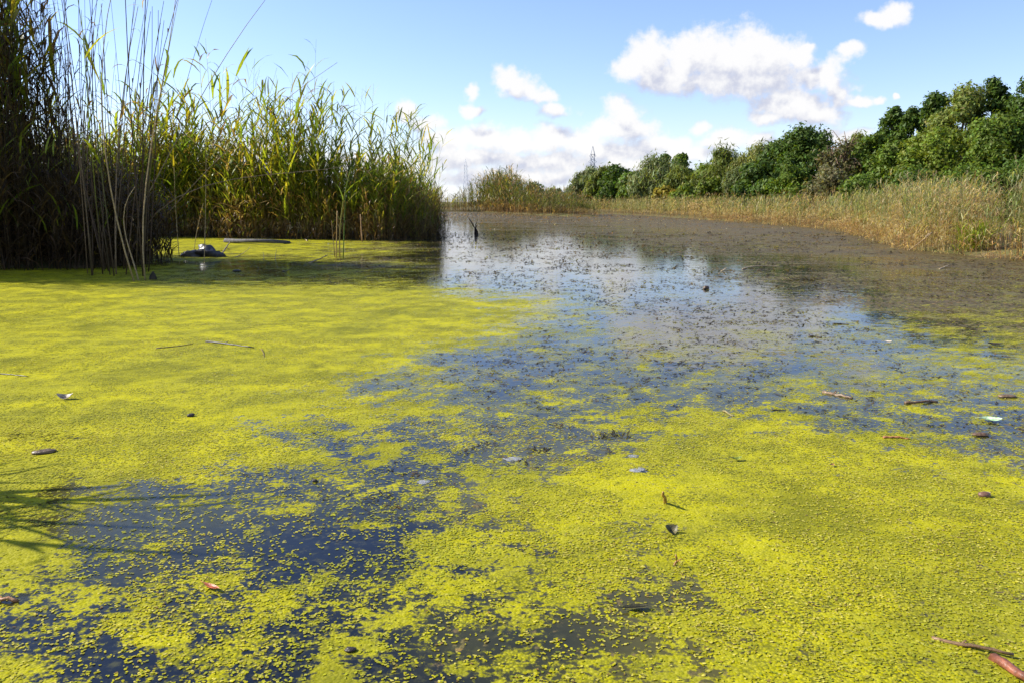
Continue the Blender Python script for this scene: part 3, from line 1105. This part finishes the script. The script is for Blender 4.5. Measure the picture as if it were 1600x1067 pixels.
# leafy reeds whose tops stand clear of the jutting bank
tops = []
for k in range(64):
    px = 400 + 285 * ((k + random.random()) / 64)
    top = np.interp(px, [400, 470, 520, 600, 650, 690], [150, 150, 150, 165, 190, 235]) + random.gauss(0, 20)
    tops.append((px, top))
for px, top in tops + [(398, 92), (412, 158), (432, 118), (494, 62), (503, 120), (455, 132)]:
    bx = px - random.uniform(-6, 14)
    dep = np.interp(px, [400, 520, 640, 690], [28.6, 27.8, 27.0, 29.8]) + random.uniform(0, 1.2)
    b, tp = at(bx, 370, dep), at(px, top, dep)
    b[2] = 0.02
    mid = b * .5 + tp * .5 + np.array([-.12 * random.random(), 0, 0])
    reed_plant('leafy_reed', smooth_path([b, mid, tp], 8), .009, 'slender leafy green reed topping ' + ('the inner part' if px < 490 else 'the middle' if px < 590 else 'the outer end') + ' of the jutting bank',
               'reed', 'leafy reeds topping the jutting bank', 9, True, .42)

# the small green reed that stands by itself before the bank
b = ground(531, 403)
root = reed_plant('leafy_reed', smooth_path([b + (0, 0, -.05), at(533, 340, b[1]), at(549, 262, b[1])], 9), .016,
                  'bright green reed standing alone in the water before the jutting bank', 'reed', None, 6, True, .4, (.36, .25, .08), .98, .8)
for bx, tx, ty, c in ((525, 527, 330, (.34, .22, .08)), (536, 540, 300, (.10, .15, .02))):
    b = ground(bx, 403)
    p = smooth_path([b + (0, 0, -.05), at(tx, ty, b[1])], 6)
    v, f = tube(p - np.array(root.location), .012, 5)
    link_mesh('side_stalk', v, f, M_STALK, root, np.broadcast_to(np.array(c), (len(v), 3)), True)
b = ground(523, 401)
reed_plant('reed_stalk', smooth_path([b, at(518, 345, b[1])], 5), .010, 'short brown stalk just left of the lone green reed', 'reed stalk', None, 0, False, col=(.22, .15, .07))
b = ground(566, 378)
reed_plant('reed_stalk', smooth_path([b, at(563, 335, b[1])], 5), .03, 'thick pale stub of dry reed at the foot of the jutting bank', 'reed stalk', None, 2, False, col=(.36, .22, .11))

# reeds at the water's edge left of the picture; their shade falls on the near duckweed
NEAR = [(random.uniform(-4.1, -3.6), random.uniform(3.35, 3.85), random.uniform(.8, 1.3)) for _ in range(20)] + [(-3.85, 3.3, 1.6), (-3.8, 3.7, 1.7)]
for k, (x, y, H) in enumerate(NEAR):
    path = [(x, y, -.05), (x + .03, y, H * .5), (x + .1, y - .03, H)]
    reed_plant('leafy_reed', smooth_path(path, 6), .006, 'leafy reed of the small tuft whose shade darkens the near left water', 'reed', 'near tuft beside the left frame edge', 9, True, .25, None, .97, .72)

# ------------------------------------------------------------------ trees behind the right bank


def crown_mesh(h, w, n, leaf, tone, style):
    lo = .04 * h
    ch = h - lo
    nl = {'round': 46, 'willow': 50, 'spire': 34, 'shrub': 24}[style]
    lobes = []
    ox, oy = random.random() * 50, random.random() * 50
    for k in range(nl):
        s = ((k + random.random()) / nl) ** .85
        prof = {'round': max(.05, 1 - max(0, (s - .35) / .68) ** 2.2) ** .5 * min(1, .72 + s), 'willow': max(.05, 1 - max(0, (s - .4) / .62) ** 2.0) ** .5 * min(1, .75 + s),
                'spire': max(.1, 1 - s ** 1.6) * .9 + .06, 'shrub': max(.05, 1 - s ** 2.2) ** .5}[style]
        prof *= .72 + .56 * float(fbm(k * .37 + ox, oy, 1.0, 2, 7))
        a = random.random() * 6.283
        lr = w * random.uniform(.075, .155)
        off = max(0, w * .5 * prof - lr * .6) * math.sqrt(random.uniform(.15, 1))
        lobes.append((math.cos(a) * off, math.sin(a) * off * .85, lo + ch * s * .95 - lr * .5 * s, lr, random.uniform(.8, 1.2)))
    lob = np.array(lobes)
    wgt = lob[:, 3] ** 2
    idx = RNG.choice(len(lob), n, p=wgt / wgt.sum())
    L = lob[idx]
    d = RNG.normal(size=(n, 3))
    d /= np.linalg.norm(d, axis=1)[:, None]
    rr = np.clip(RNG.normal(.85, .34, n), .1, 1.9)
    lump = 1 + .35 * (fbm(d[:, 0] * 2 + idx * 3.1, d[:, 1] * 2 + d[:, 2] * 2.3, 1.6, 3, 4) - .5)
    zs = .85 if style != 'willow' else 1.25
    pos = L[:, :3] + d * (L[:, 3] * rr * lump)[:, None] * np.array([1, 1, zs])
    pos[:, 2] = np.maximum(pos[:, 2], .15)
    nrm = d + RNG.normal(0, .55, (n, 3)) + np.array([0, 0, .25])
    nrm /= np.linalg.norm(nrm, axis=1)[:, None]
    ref = RNG.normal(size=(n, 3))
    if style == 'willow':
        ref = RNG.normal(0, .35, (n, 3)) + np.array([0, 0, 1.0])
    a = ref - nrm * (ref * nrm).sum(1)[:, None]
    a /= np.linalg.norm(a, axis=1)[:, None]
    b = np.cross(nrm, a)
    sz = leaf * RNG.uniform(.45, 1.6, n)[:, None]
    la, lb = (1.5, .38) if style == 'willow' else (1.0, .62)
    v = np.stack([pos + a * sz * la * 1.25, pos + b * sz * lb * 1.2 - a * sz * la * .7, pos - b * sz * lb * 1.2 - a * sz * la * .7], 1).reshape(-1, 3)
    f = np.arange(n * 3).reshape(n, 3)
    c = np.array(tone)[None] * (L[:, 4] * RNG.uniform(.7, 1.3, n))[:, None]
    c = c * (1 + RNG.normal(0, .08, (n, 3)))
    return v, f, np.repeat(np.clip(c, .005, 1), 3, 0), lob


def tree(px, top, wpx, d, tone, style, label, n=4200, cat='tree', bare=False, name=None):
    X = (px - 800) / FPX * d
    h = CAM_H + (HORIZON - top) / FPX * d
    w = wpx / FPX * d * (1.34 if style != 'shrub' else 1.5)
    gz = float(ground_z(np.array([X]), np.array([d]))[0])
    root = empty(name or {'round': 'broadleaf_tree', 'willow': 'willow_tree', 'spire': 'poplar_tree', 'shrub': 'shrub'}[style], (X, d, gz))
    tag(root, label, cat, 'trees and shrubs behind the right bank')
    leaf = .0016 * d * (1.1 if style != 'willow' else 1.0)
    v, f, c, lob = crown_mesh(h, w, n, leaf, tone, style)
    mb = MB()
    bk = (.13, .10, .07) if not bare else (.22, .15, .10)
    r0 = .016 * h + .05
    tv, tf = tube([(0, 0, -.1), (.02 * h, 0, h * .3), (-.01 * h, .02 * h, h * .62), (.01 * h, 0, h * .9)], [r0, r0 * .75, r0 * .45, r0 * .1], 7)
    mb.add(tv, tf, bk)
    for lb in lob[:: (4 if not bare else 2)]:
        z0 = max(.12 * h, lb[2] * .6)
        tv, tf = tube([(0, 0, z0), (lb[0] * .5, lb[1] * .5, z0 * .4 + lb[2] * .6), (lb[0], lb[1], lb[2])], [r0 * .4, r0 * .25, r0 * .08], 5, False)
        mb.add(tv, tf, bk)
        if bare:
            for q in range(7):
                e = np.array([lb[0], lb[1], lb[2]]) + np.array([random.gauss(0, 1), random.gauss(0, 1), random.gauss(.4, 1)]) * lb[3] * .8
                tv, tf = tube([(lb[0] * .5, lb[1] * .5, z0 * .4 + lb[2] * .6), tuple((e + lb[:3]) / 2), tuple(e)], [.05, .035, .015], 4, False)
                mb.add(tv, tf, bk)
    mb.build('trunk', M_BARK, root, True)
    link_mesh('crown', v, f, M_TREE, root, c)
    return root


DK, MD, OL, WG, YG, PALE = (.072, .118, .017), (.115, .17, .021), (.155, .185, .036), (.165, .195, .07), (.155, .205, .024), (.20, .22, .055)
TREES = [
    (918, 270, 46, 128, WG, 'willow', 'grey green willow beside the pylon, leftmost of the wood'),
    (940, 266, 40, 124, OL, 'willow', 'olive willow just right of the pylon'),
    (962, 263, 48, 120, DK, 'round', 'small dark green tree between two grey willows'),
    (985, 272, 40, 116, MD, 'round', 'low green tree at the left foot of the broad grey willow'),
    (1033, 244, 30, 122, DK, 'spire', 'dark pointed tree top peeping over the broad grey willow'),
    (1057, 244, 34, 120, MD, 'round', 'small round green crown standing above the broad grey willow'),
    (1022, 254, 84, 106, WG, 'willow', 'broad pale grey willow in the distance'),
    (1060, 268, 50, 100, OL, 'willow', 'olive willow bush right of the broad grey willow'),
    (1036, 296, 34, 92, (.26, .21, .02), 'shrub', 'small yellow shrub at the edge of the far reeds'),
    (1068, 292, 34, 90, YG, 'shrub', 'yellow green shrub right of the small yellow one'),
    (1092, 262, 52, 98, MD, 'round', 'mid green tree before the long olive willows'),
    (1125, 240, 74, 96, OL, 'willow', 'long olive willow crown at the middle of the wood'),
    (1178, 232, 66, 90, PALE, 'willow', 'pale olive willow, tallest left of the big dark tree'),
    (1112, 280, 44, 82, YG, 'round', 'yellow green tree with low crown near the far reeds'),
    (1150, 270, 50, 80, WG, 'willow', 'grey willow bush before the long olive willow'),
    (1172, 258, 66, 76, DK, 'round', 'dark rounded tree before the pale olive willow'),
    (1205, 226, 62, 80, DK, 'round', 'dark tree at the left shoulder of the big dark tree'),
    (1248, 204, 96, 76, DK, 'round', 'big dark green tree, tallest left of the dead brown bush'),
    (1232, 262, 66, 64, MD, 'shrub', 'mid green bush before the big dark tree'),
    (1190, 285, 44, 66, DK, 'shrub', 'low dark bush behind the reeds, left of a brighter one'),
    (1302, 222, 76, 60, (.12, .115, .04), 'round', 'half dead tree with bare brown twigs'),
    (1290, 268, 80, 52, (.15, .14, .06), 'shrub', 'dull olive bush at the foot of the half dead tree'),
    (1328, 216, 56, 74, OL, 'willow', 'olive crown behind the half dead tree'),
    (1352, 214, 66, 60, MD, 'round', 'mid green tree just right of the half dead tree'),
    (1375, 172, 46, 66, DK, 'round', 'dark ragged tree top, leftmost of the tall right hand wood'),
    (1408, 172, 50, 64, DK, 'round', 'second dark ragged top in the tall right hand wood'),
    (1445, 150, 60, 62, DK, 'round', 'tall dark tree behind the light olive one'),
    (1486, 140, 96, 58, OL, 'round', 'tall light olive tree in the right hand wood'),
    (1530, 128, 66, 58, DK, 'round', 'tall dark tree, highest near the right edge'),
    (1584, 126, 84, 56, DK, 'round', 'tall dark tree at the right edge'),
    (1392, 226, 86, 54, MD, 'round', 'mid green tree in the front row, left of the yellow green one'),
    (1456, 204, 104, 51, YG, 'round', 'yellow green tree in the front row of the right hand wood'),
    (1536, 188, 112, 49, MD, 'round', 'broad mid green tree in the front row near the right edge'),
    (1606, 178, 104, 48, DK, 'round', 'dark tree in the front row cut by the right edge'),
    (1420, 272, 90, 44, DK, 'shrub', 'dark bush low behind the reeds below the front row'),
    (1500, 262, 100, 42, MD, 'shrub', 'green bush low behind the reeds near the right edge'),
    (1580, 252, 100, 41, DK, 'shrub', 'dark bush low behind the reeds at the right edge'),
    (1340, 278, 70, 46, MD, 'shrub', 'green bush low behind the reeds right of the half dead tree'),
    (1670, 140, 110, 54, DK, 'round', 'tall dark tree just beyond the right edge'),
    (1700, 200, 120, 46, MD, 'round', 'front row tree just beyond the right edge'),
]
for (px, top, wpx, d, tone, style, lab) in TREES:
    dead = 'half dead' in lab and 'bare brown' in lab
    tree(px, top, wpx, d, tone, style, lab, 2600 if dead else (6500 if style == 'shrub' else int(9000 + wpx * 90)),
         'shrub' if style == 'shrub' else 'tree', dead)
for px, top, w, d, lab in ((835, 288, 40, 150, 'dark distant bush seen over the reeds of the low point'),
                           (868, 296, 36, 145, 'small distant bush right of the dark one over the low point')):
    tree(px, top, w, d, DK if px < 850 else OL, 'shrub', lab, 1200, 'shrub')

# ------------------------------------------------------------------ pylons


def pylon(px, top, d, width, label, c=(.30, .32, .36)):
    X = (px - 800) / FPX * d
    H = CAM_H + (HORIZON - top) / FPX * d
    root = empty('power_pylon', (X, d, 0.15))
    tag(root, label, 'pylon', 'power pylons')
    r = .055 * H / 14 * (.6 if d > 600 else 1)
    half = lambda z: width / 2 * (1 - .62 * min(1, z / (H * .72))) * (1 if z < H * .86 else max(.03, (H - z) / (H * .14)))
    zs = [0, .14 * H, .27 * H, .39 * H, .5 * H, .6 * H, .69 * H, .77 * H, .86 * H, H]
    crn = [(-1, -1), (1, -1), (1, 1), (-1, 1)]
    for sx, sy in crn:
        v, f = tube([(sx * half(z), sy * half(z), z) for z in zs], r, 4)
        link_mesh('leg', v, f, M_STEEL, root, np.broadcast_to(np.array(c), (len(v), 3)))
    for i in range(len(zs) - 2):
        mb = MB()
        for k in range(4):
            a, b = crn[k], crn[(k + 1) % 4]
            h0, h1 = half(zs[i]), half(zs[i + 1])
            for p, q in (((a[0] * h0, a[1] * h0, zs[i]), (b[0] * h1, b[1] * h1, zs[i + 1])),
                         ((b[0] * h0, b[1] * h0, zs[i]), (a[0] * h1, a[1] * h1, zs[i + 1])),
                         ((a[0] * h1, a[1] * h1, zs[i + 1]), (b[0] * h1, b[1] * h1, zs[i + 1]))):
                v, f = tube([p, q], r * .6, 4, False)
                mb.add(v, f, c)
        mb.build('lattice', M_STEEL, root)
    for z, L in ((.62 * H, 1.0), (.72 * H, .85), (.82 * H, .7)):
        mb = MB()
        for s in (-1, 1):
            for y in (-1, 1):
                v, f = tube([(s * half(z), y * half(z), z), (s * width * .5 * L, 0, z + .01 * H)], r * .6, 4, False)
                mb.add(v, f, c)
            v, f = tube([(s * half(z), 0, z + .05 * H), (s * width * .5 * L, 0, z + .01 * H)], r * .6, 4, False)
            mb.add(v, f, c)
        mb.build('crossarm', M_STEEL, root)


pylon(923, 233, 430, 5.2, 'lattice power pylon above the distant willows')
pylon(729, 252, 720, 6.0, 'faint far pylon left of the low reedy point', (.62, .65, .70))  # steel colour paled to stand in for haze over the distance

# ------------------------------------------------------------------ things lying on the water


def stick(name, pts, r, col, label, cat='stick', group=None, lift=.004, mat=None, twigs=0):
    """pts: places on the photograph where the stick lies; x, y and height over the water."""
    P3 = np.array([ground(p[0], p[1], p[2] if len(p) > 2 else lift) for p in pts])
    path = smooth_path(P3, 9)
    path[1:-1] += RNG.normal(0, min(r * .25, .004), path[1:-1].shape)
    base = path[0].copy()
    base[2] = 0
    q = np.linspace(0, 1, len(path))
    v, f = tube(path - base, r * (1 - .45 * q) * RNG.uniform(.93, 1.08, len(path)), 6)
    o = link_mesh(name, v, f, mat or M_WOOD, None, np.array(col)[None] * RNG.uniform(.75, 1.25, (len(v), 1)), True)
    o.location = base
    tag(o, label, cat, group)
    for k in range(twigs):
        i = random.randint(3, 7)
        p = path[i] - base
        e = p + np.array([random.gauss(0, 1), random.gauss(0, 1), abs(random.gauss(0, 1)) * .5 + .2]) * min(r * 3, .03)
        v, f = tube([p, (p + e) / 2 + r, e], [r * .5, r * .4, r * .15], 5)
        link_mesh('twig', v, f, mat or M_WOOD, o, np.broadcast_to(np.array(col), (len(v), 3)), True)
    return o


def lump(name, px, py, size, col, label, cat, mat=None, flat=.5, rough=.35, seed=0, rz=0.0, sink=.25):
    """An uneven body half in the water; size: length, width in metres."""
    nu, nv = 18, 11
    u, w = np.meshgrid(np.arange(nu) * 2 * math.pi / nu, np.linspace(-math.pi / 2, math.pi / 2, nv))
    x, y, z = np.cos(u) * np.cos(w), np.sin(u) * np.cos(w), np.sin(w)
    k = 1 + rough * 2 * (fbm(x * 1.5 + seed * 3 + 5, y * 1.5 + z * 2.1 + 9, 1.4, 3, seed) - .5)
    hgt = size[1] * flat
    v = np.stack([(x * k * size[0] / 2).ravel(), (y * k * size[1] / 2).ravel(), (z * k * hgt).ravel() + hgt * (1 - 2 * sink)], 1)
    f = []
    for i in range(nv - 1):
        for j in range(nu):
            a, b = i * nu + j, i * nu + (j + 1) % nu
            f.append((a, b, b + nu, a + nu))
    o = link_mesh(name, v, f, mat or M_WOOD, None, np.array(col)[None] * RNG.uniform(.8, 1.2, (len(v), 1)), True)
    o.location = ground(px, py)
    o.rotation_euler = (0, 0, rz)
    tag(o, label, cat)
    return o


def fallen_leaf(name, px, py, length, width, col, label, rz=0.0, curl=.5, tilt=.1, cat='leaf'):
    n = 8
    s = np.linspace(0, 1, n)
    w = width * np.sin(math.pi * np.clip(s * .96 + .02, 0, 1)) ** .75 / 2
    z = .004 + curl * length * (s - .5) ** 2
    rows = []
    for e, up in ((-1, .35), (-.5, .1), (0, 0), (.5, .1), (1, .35)):
        rows.append(np.stack([(s - .5) * length, e * w, z + up * w], 1))
    v = np.concatenate(rows)
    f = [(r * n + i, r * n + i + 1, (r + 1) * n + i + 1, (r + 1) * n + i) for r in range(4) for i in range(n - 1)]
    o = link_mesh(name, v, f, M_WOOD, None, np.array(col)[None] * RNG.uniform(.8, 1.2, (len(v), 1)), True)
    o.location = ground(px, py, .004)
    o.rotation_euler = (tilt, 0, rz)
    tag(o, label, cat)
    v2, f2 = tube([(-length * .72, 0, .012), (-length * .5, 0, .004 + curl * length * .25), (0, 0, .006), (length * .45, 0, .004 + curl * length * .2)], length * .012, 4)
    link_mesh('midrib', v2, f2, M_WOOD, o, np.broadcast_to(np.array(col) * .7, (len(v2), 3)), True)
    return o


BRN, DRK, TAN, RED = (.16, .09, .04), (.035, .026, .018), (.42, .31, .18), (.20, .068, .034)
stick('stick', [(322, 534), (350, 537), (396, 543)], .009, DRK, 'dark stick lying on the yellow duckweed at left', twigs=1)
stick('stick', [(244, 544), (275, 541), (302, 537)], .005, (.2, .14, .07), 'thin brown stick left of the dark one on the duckweed')
stick('stick', [(-12, 583), (20, 585), (44, 588)], .005, DRK, 'thin dark stick at the left edge of the duckweed')
stick('twig', [(408, 545), (412, 552), (413, 558, .0)], .004, BRN, 'tiny brown twig right of the dark stick', 'twig')
stick('stick', [(1380, 683), (1400, 683), (1421, 685)], .007, (.40, .16, .06), 'orange brown stick floating in blue water at right')
stick('stick', [(1286, 612), (1306, 616), (1332, 622)], .014, (.2, .13, .07), 'brown weedy stick floating right of centre', twigs=2)
stick('stick', [(1414, 629), (1440, 628), (1465, 627)], .010, BRN, 'brown stick on duckweed above the pale green scrap')
stick('stick', [(1302, 506), (1314, 506), (1326, 507)], .012, DRK, 'short dark stick among brown weed at right')
stick('stick', [(1264, 525), (1276, 526), (1284, 527)], .012, DRK, 'short dark stick left of the pale floating dot')
stick('reed_fragment', [(1124, 428), (1130, 422, .03), (1135, 419, .07)], .014, TAN, 'short pale reed fragment slanting from the far water', 'reed fragment')
stick('reed_fragment', [(1160, 421), (1190, 416, .03), (1224, 417, .02)], .014, TAN, 'long pale reed fragment floating on the far brown water', 'reed fragment', twigs=1)
stick('reed_fragment', [(1468, 421), (1477, 417, .02), (1485, 414, .04)], .014, TAN, 'pale reed fragment floating near the right bank', 'reed fragment')
stick('reed_fragment', [(1344, 371), (1356, 370), (1372, 370)], .02, TAN, 'long pale stem drifting off the right bank', 'reed fragment')
stick('reed_fragment', [(1421, 391), (1432, 383, .15), (1446, 370, .45)], .018, TAN, 'pale stem slanting out of the water by the right bank', 'reed fragment')
stick('stick', [(1205, 639), (1216, 640), (1228, 640)], .004, DRK, 'very thin dark stick in the grey water right of centre')
stick('stick', [(1130, 641), (1138, 645), (1146, 650)], .007, (.2, .16, .06), 'small olive stick slanting in the grey water')
stick('branch', [(1456, 996, .0), (1500, 1006, .004), (1545, 1013, .012), (1584, 1022, .012)], .007, (.17, .10, .045), 'long brown branch half sunk at the lower right', 'branch', twigs=1)
stick('branch', [(1552, 1028, .0), (1580, 1044, .012), (1640, 1078, .02)], .016, RED, 'wet reddish branch cut by the lower right corner', 'branch')
stick('branch', [(-30, 930, .01), (0, 934, .01), (28, 938, .006)], .009, (.38, .18, .07), 'orange brown branch end at the left edge', 'branch')
stick('peg', [(1040, 784), (1038, 776, .035), (1036, 768, .07)], .009, (.34, .20, .05), 'upright orange brown peg poking out of the duckweed', 'peg')
stick('twig', [(1053, 882), (1057, 876, .02), (1056, 866, .045)], .005, (.34, .18, .05), 'small rust twig standing up below the curled leaf', 'twig', twigs=2)
stick('stick', [(482, 412), (496, 406, .06), (512, 399, .14)], .016, (.24, .17, .09), 'stick slanting out of the shaded water beside the lone reed', twigs=1)
stick('stick', [(346, 398), (353, 388, .14), (360, 377, .3)], .022, (.26, .19, .11), 'broken stick slanting up just right of the dark sack')
stick('stick', [(430, 408), (431, 398, .1), (432, 390, .2)], .008, DRK, 'thin upright stick in the water right of the dark sack')
stick('stick', [(412, 407), (412, 400, .06), (411, 394, .12)], .008, DRK, 'short upright stick beside a taller thin one in the shade')
stick('twig', [(442, 424), (450, 423, .04), (457, 419, .1)], .010, DRK, 'dark twig in the blue shade of the reeds', 'twig', twigs=2)
stick('stick', [(367, 402), (380, 396, .03), (391, 386, .12)], .009, (.3, .22, .12), 'thin pale stick right of the broken one in the shade')
stick('reed_fragment', [(475, 371), (477, 374), (480, 377)], .03, TAN, 'pale scrap of reed below the jutting bank', 'reed fragment')

fallen_leaf('fallen_leaf', 331, 918, .075, .020, (.50, .13, .045), 'red brown willow leaf floating in dark water at left', -.55, .35)
fallen_leaf('curled_leaf', 1046, 830, .055, .05, (.10, .085, .03), 'dark curled leaf standing on bright duckweed', .6, 1.6, .5)
fallen_leaf('fallen_leaf', 103, 622, .10, .06, (.42, .34, .24), 'pale crumpled leaf on the duckweed at left', .1, 1.3, .3)
fallen_leaf('fallen_leaf', 1553, 539, .12, .06, DRK, 'dark leaf on the dull duckweed at right', -.3, .6)
fallen_leaf('fallen_leaf', 1300, 727, .03, .02, (.3, .15, .05), 'tiny rust leaf on the right duckweed', .8, .5)
fallen_leaf('fallen_leaf', 1150, 718, .06, .03, (.2, .24, .03), 'small green sprig lying on duckweed right of centre', .2, .9)
fallen_leaf('fallen_leaf', 1548, 657, .115, .06, (.46, .62, .36), 'pale green scrap floating near the right edge', -.25, .5, .15, 'scrap')
fallen_leaf('fallen_leaf', 993, 950, .09, .03, (.05, .045, .02), 'dark sunken leaf in the lower middle', .15, .15, .03)
fallen_leaf('fallen_leaf', 1387, 535, .07, .04, (.7, .58, .42), 'pale dot of a leaf floating on dull water at right', .0, .5)

lump('mud_lump', 298, 650, (.045, .035), DRK, 'small black lump on the duckweed at left', 'lump', flat=.35, seed=2)
lump('mud_lump', 70, 707, (.11, .06), (.12, .08, .045), 'brown lump on the duckweed near the left edge', 'lump', flat=.2, seed=3, rz=.4)
lump('mud_lump', 547, 1016, (.034, .026), DRK, 'small black lump at the lower middle left', 'lump', flat=.25, seed=4)
lump('mud_lump', 492, 752, (.025, .022), DRK, 'tiny black lump on the duckweed above the dark water', 'lump', flat=.4, seed=5)
lump('mud_lump', 1532, 680, (.085, .055), (.13, .075, .04), 'brown lump below the pale green scrap', 'lump', flat=.2, seed=6)
lump('mud_lump', 1574, 620, (.12, .06), (.14, .09, .05), 'brown lump on the duckweed above the pale green scrap', 'lump', flat=.2, seed=7)
lump('mud_lump', 370, 425, (.16, .10), DRK, 'dark lump in the shade of the left clump', 'lump', flat=.25, seed=8)
lump('mud_lump', 1103, 452, (.10, .08), (.08, .05, .03), 'dark lump on the bright water in mid pond', 'lump', flat=.4, seed=9)
def weed_tuft(px, py, size, label):
    mb = MB()
    for k in range(26):
        v, f = blade((random.gauss(0, size * .3), random.gauss(0, size * .2), .002), random.uniform(0, 6.28), size * random.uniform(.2, .5),
                     size * .08, random.uniform(.1, .7), random.uniform(.5, 1.4), 3, .4)
        v[:, 2] = np.maximum(v[:, 2], .002)
        mb.add(v, f, jitter((.075, .06, .025), .4))
    o = mb.build('weed_tuft', M_REED)
    o.location = ground(px, py)
    tag(o, label, 'water weed', kind='stuff')


weed_tuft(960, 680, .13, 'dark tuft of weed in the blue water at centre')
weed_tuft(845, 703, .10, 'dark tuft of weed left of the blue centre water')
weed_tuft(1265, 437, .5, 'dark tuft of weed in front of the long pale reed fragment')
for px, py, L, lab in ((805, 717, .085, 'grey patch of foam on blue water at centre'), (997, 734, .075, 'grey patch of foam, rightmost of three'),
                       (990, 712, .055, 'small faint patch of foam above the rightmost one'), (664, 752, .06, 'small patch of foam, leftmost on the dark water')):
    lump('foam_patch', px, py, (L, L * .8), (.22, .225, .23), lab, 'foam', M_FOAM, .03, .9, int(px), 0, .35)
sh = lump('snail_shell', 1538, 775, (.052, .036), (.16, .085, .055), 'brown snail shell floating on the right duckweed', 'snail shell', M_PLASTIC, .4, .12, 3, -.15)
v, f = tube([(.026 * math.cos(t) * (1 - t / 9) * .5 + .012, .018 * math.sin(t) * (1 - t / 9) * .6, .017) for t in np.linspace(0, 6.5, 16)], .002, 5)
link_mesh('whorl', v, f, M_PLASTIC, sh, np.broadcast_to(np.array((.4, .26, .18)), (len(v), 3)), True)

# half sunk grey log below the jutting bank
stick('log', [(372, 379, -.06), (390, 377, .09), (405, 376, .12), (420, 378, .08), (442, 381, -.08)], .085, (.11, .105, .105), 'grey bent log half sunk below the jutting bank', 'log', mat=M_BARK)
# dark plastic sack with a pale fold
sk = empty('plastic_sack', tuple(ground(318, 401)))
tag(sk, 'dark crumpled plastic sack half sunk among the stalks', 'sack')


def sack_part(name, off, size, col, seed, flat, rz):
    o = lump(name, 318, 401, size, col, None, None, M_PLASTIC, flat, .75, seed, rz, .3)
    o.location = off
    o.parent = sk
    return o


sack_part('bag_body', (.12, 0, .0), (.62, .40), (.05, .05, .06), 21, .42, -.2)
sack_part('bag_neck', (-.26, -.02, .0), (.46, .26), (.10, .09, .10), 22, .40, .25)
sack_part('pale_fold', (-.18, -.05, .07), (.20, .07), (.26, .25, .27), 23, .35, .35)

# small stumps
st = empty('stump', tuple(ground(744, 367)))
tag(st, 'dark stump with thin stalks rising from the water right of the jutting bank', 'stump')
v, f = tube([(0, 0, -.1), (.0, 0, .12), (-.03, 0, .25)], [.09, .07, .03], 8)
link_mesh('stub', v, f, M_BARK, st, np.broadcast_to(np.array((.035, .026, .02)), (len(v), 3)), True)
for e in ((-.36, 0, .75), (-.25, .1, .6), (.02, 0, .5), (.08, .05, .36)):
    v, f = tube([(-.02, 0, .2), (e[0] * .5 - .02, e[1] * .5, .2 + e[2] * .4), e], [.022, .016, .006], 5)
    link_mesh('stalk', v, f, M_STALK, st, np.broadcast_to(np.array((.07, .055, .03)), (len(v), 3)), True)
st = empty('stump', tuple(ground(239, 437)))
tag(st, 'small dark pointed stump before the left clump', 'stump')
v, f = tube([(0, 0, -.05), (0, 0, .05), (.01, 0, .13)], [.075, .055, .012], 7)
link_mesh('stub', v, f, M_BARK, st, np.broadcast_to(np.array((.05, .04, .025)), (len(v), 3)), True)
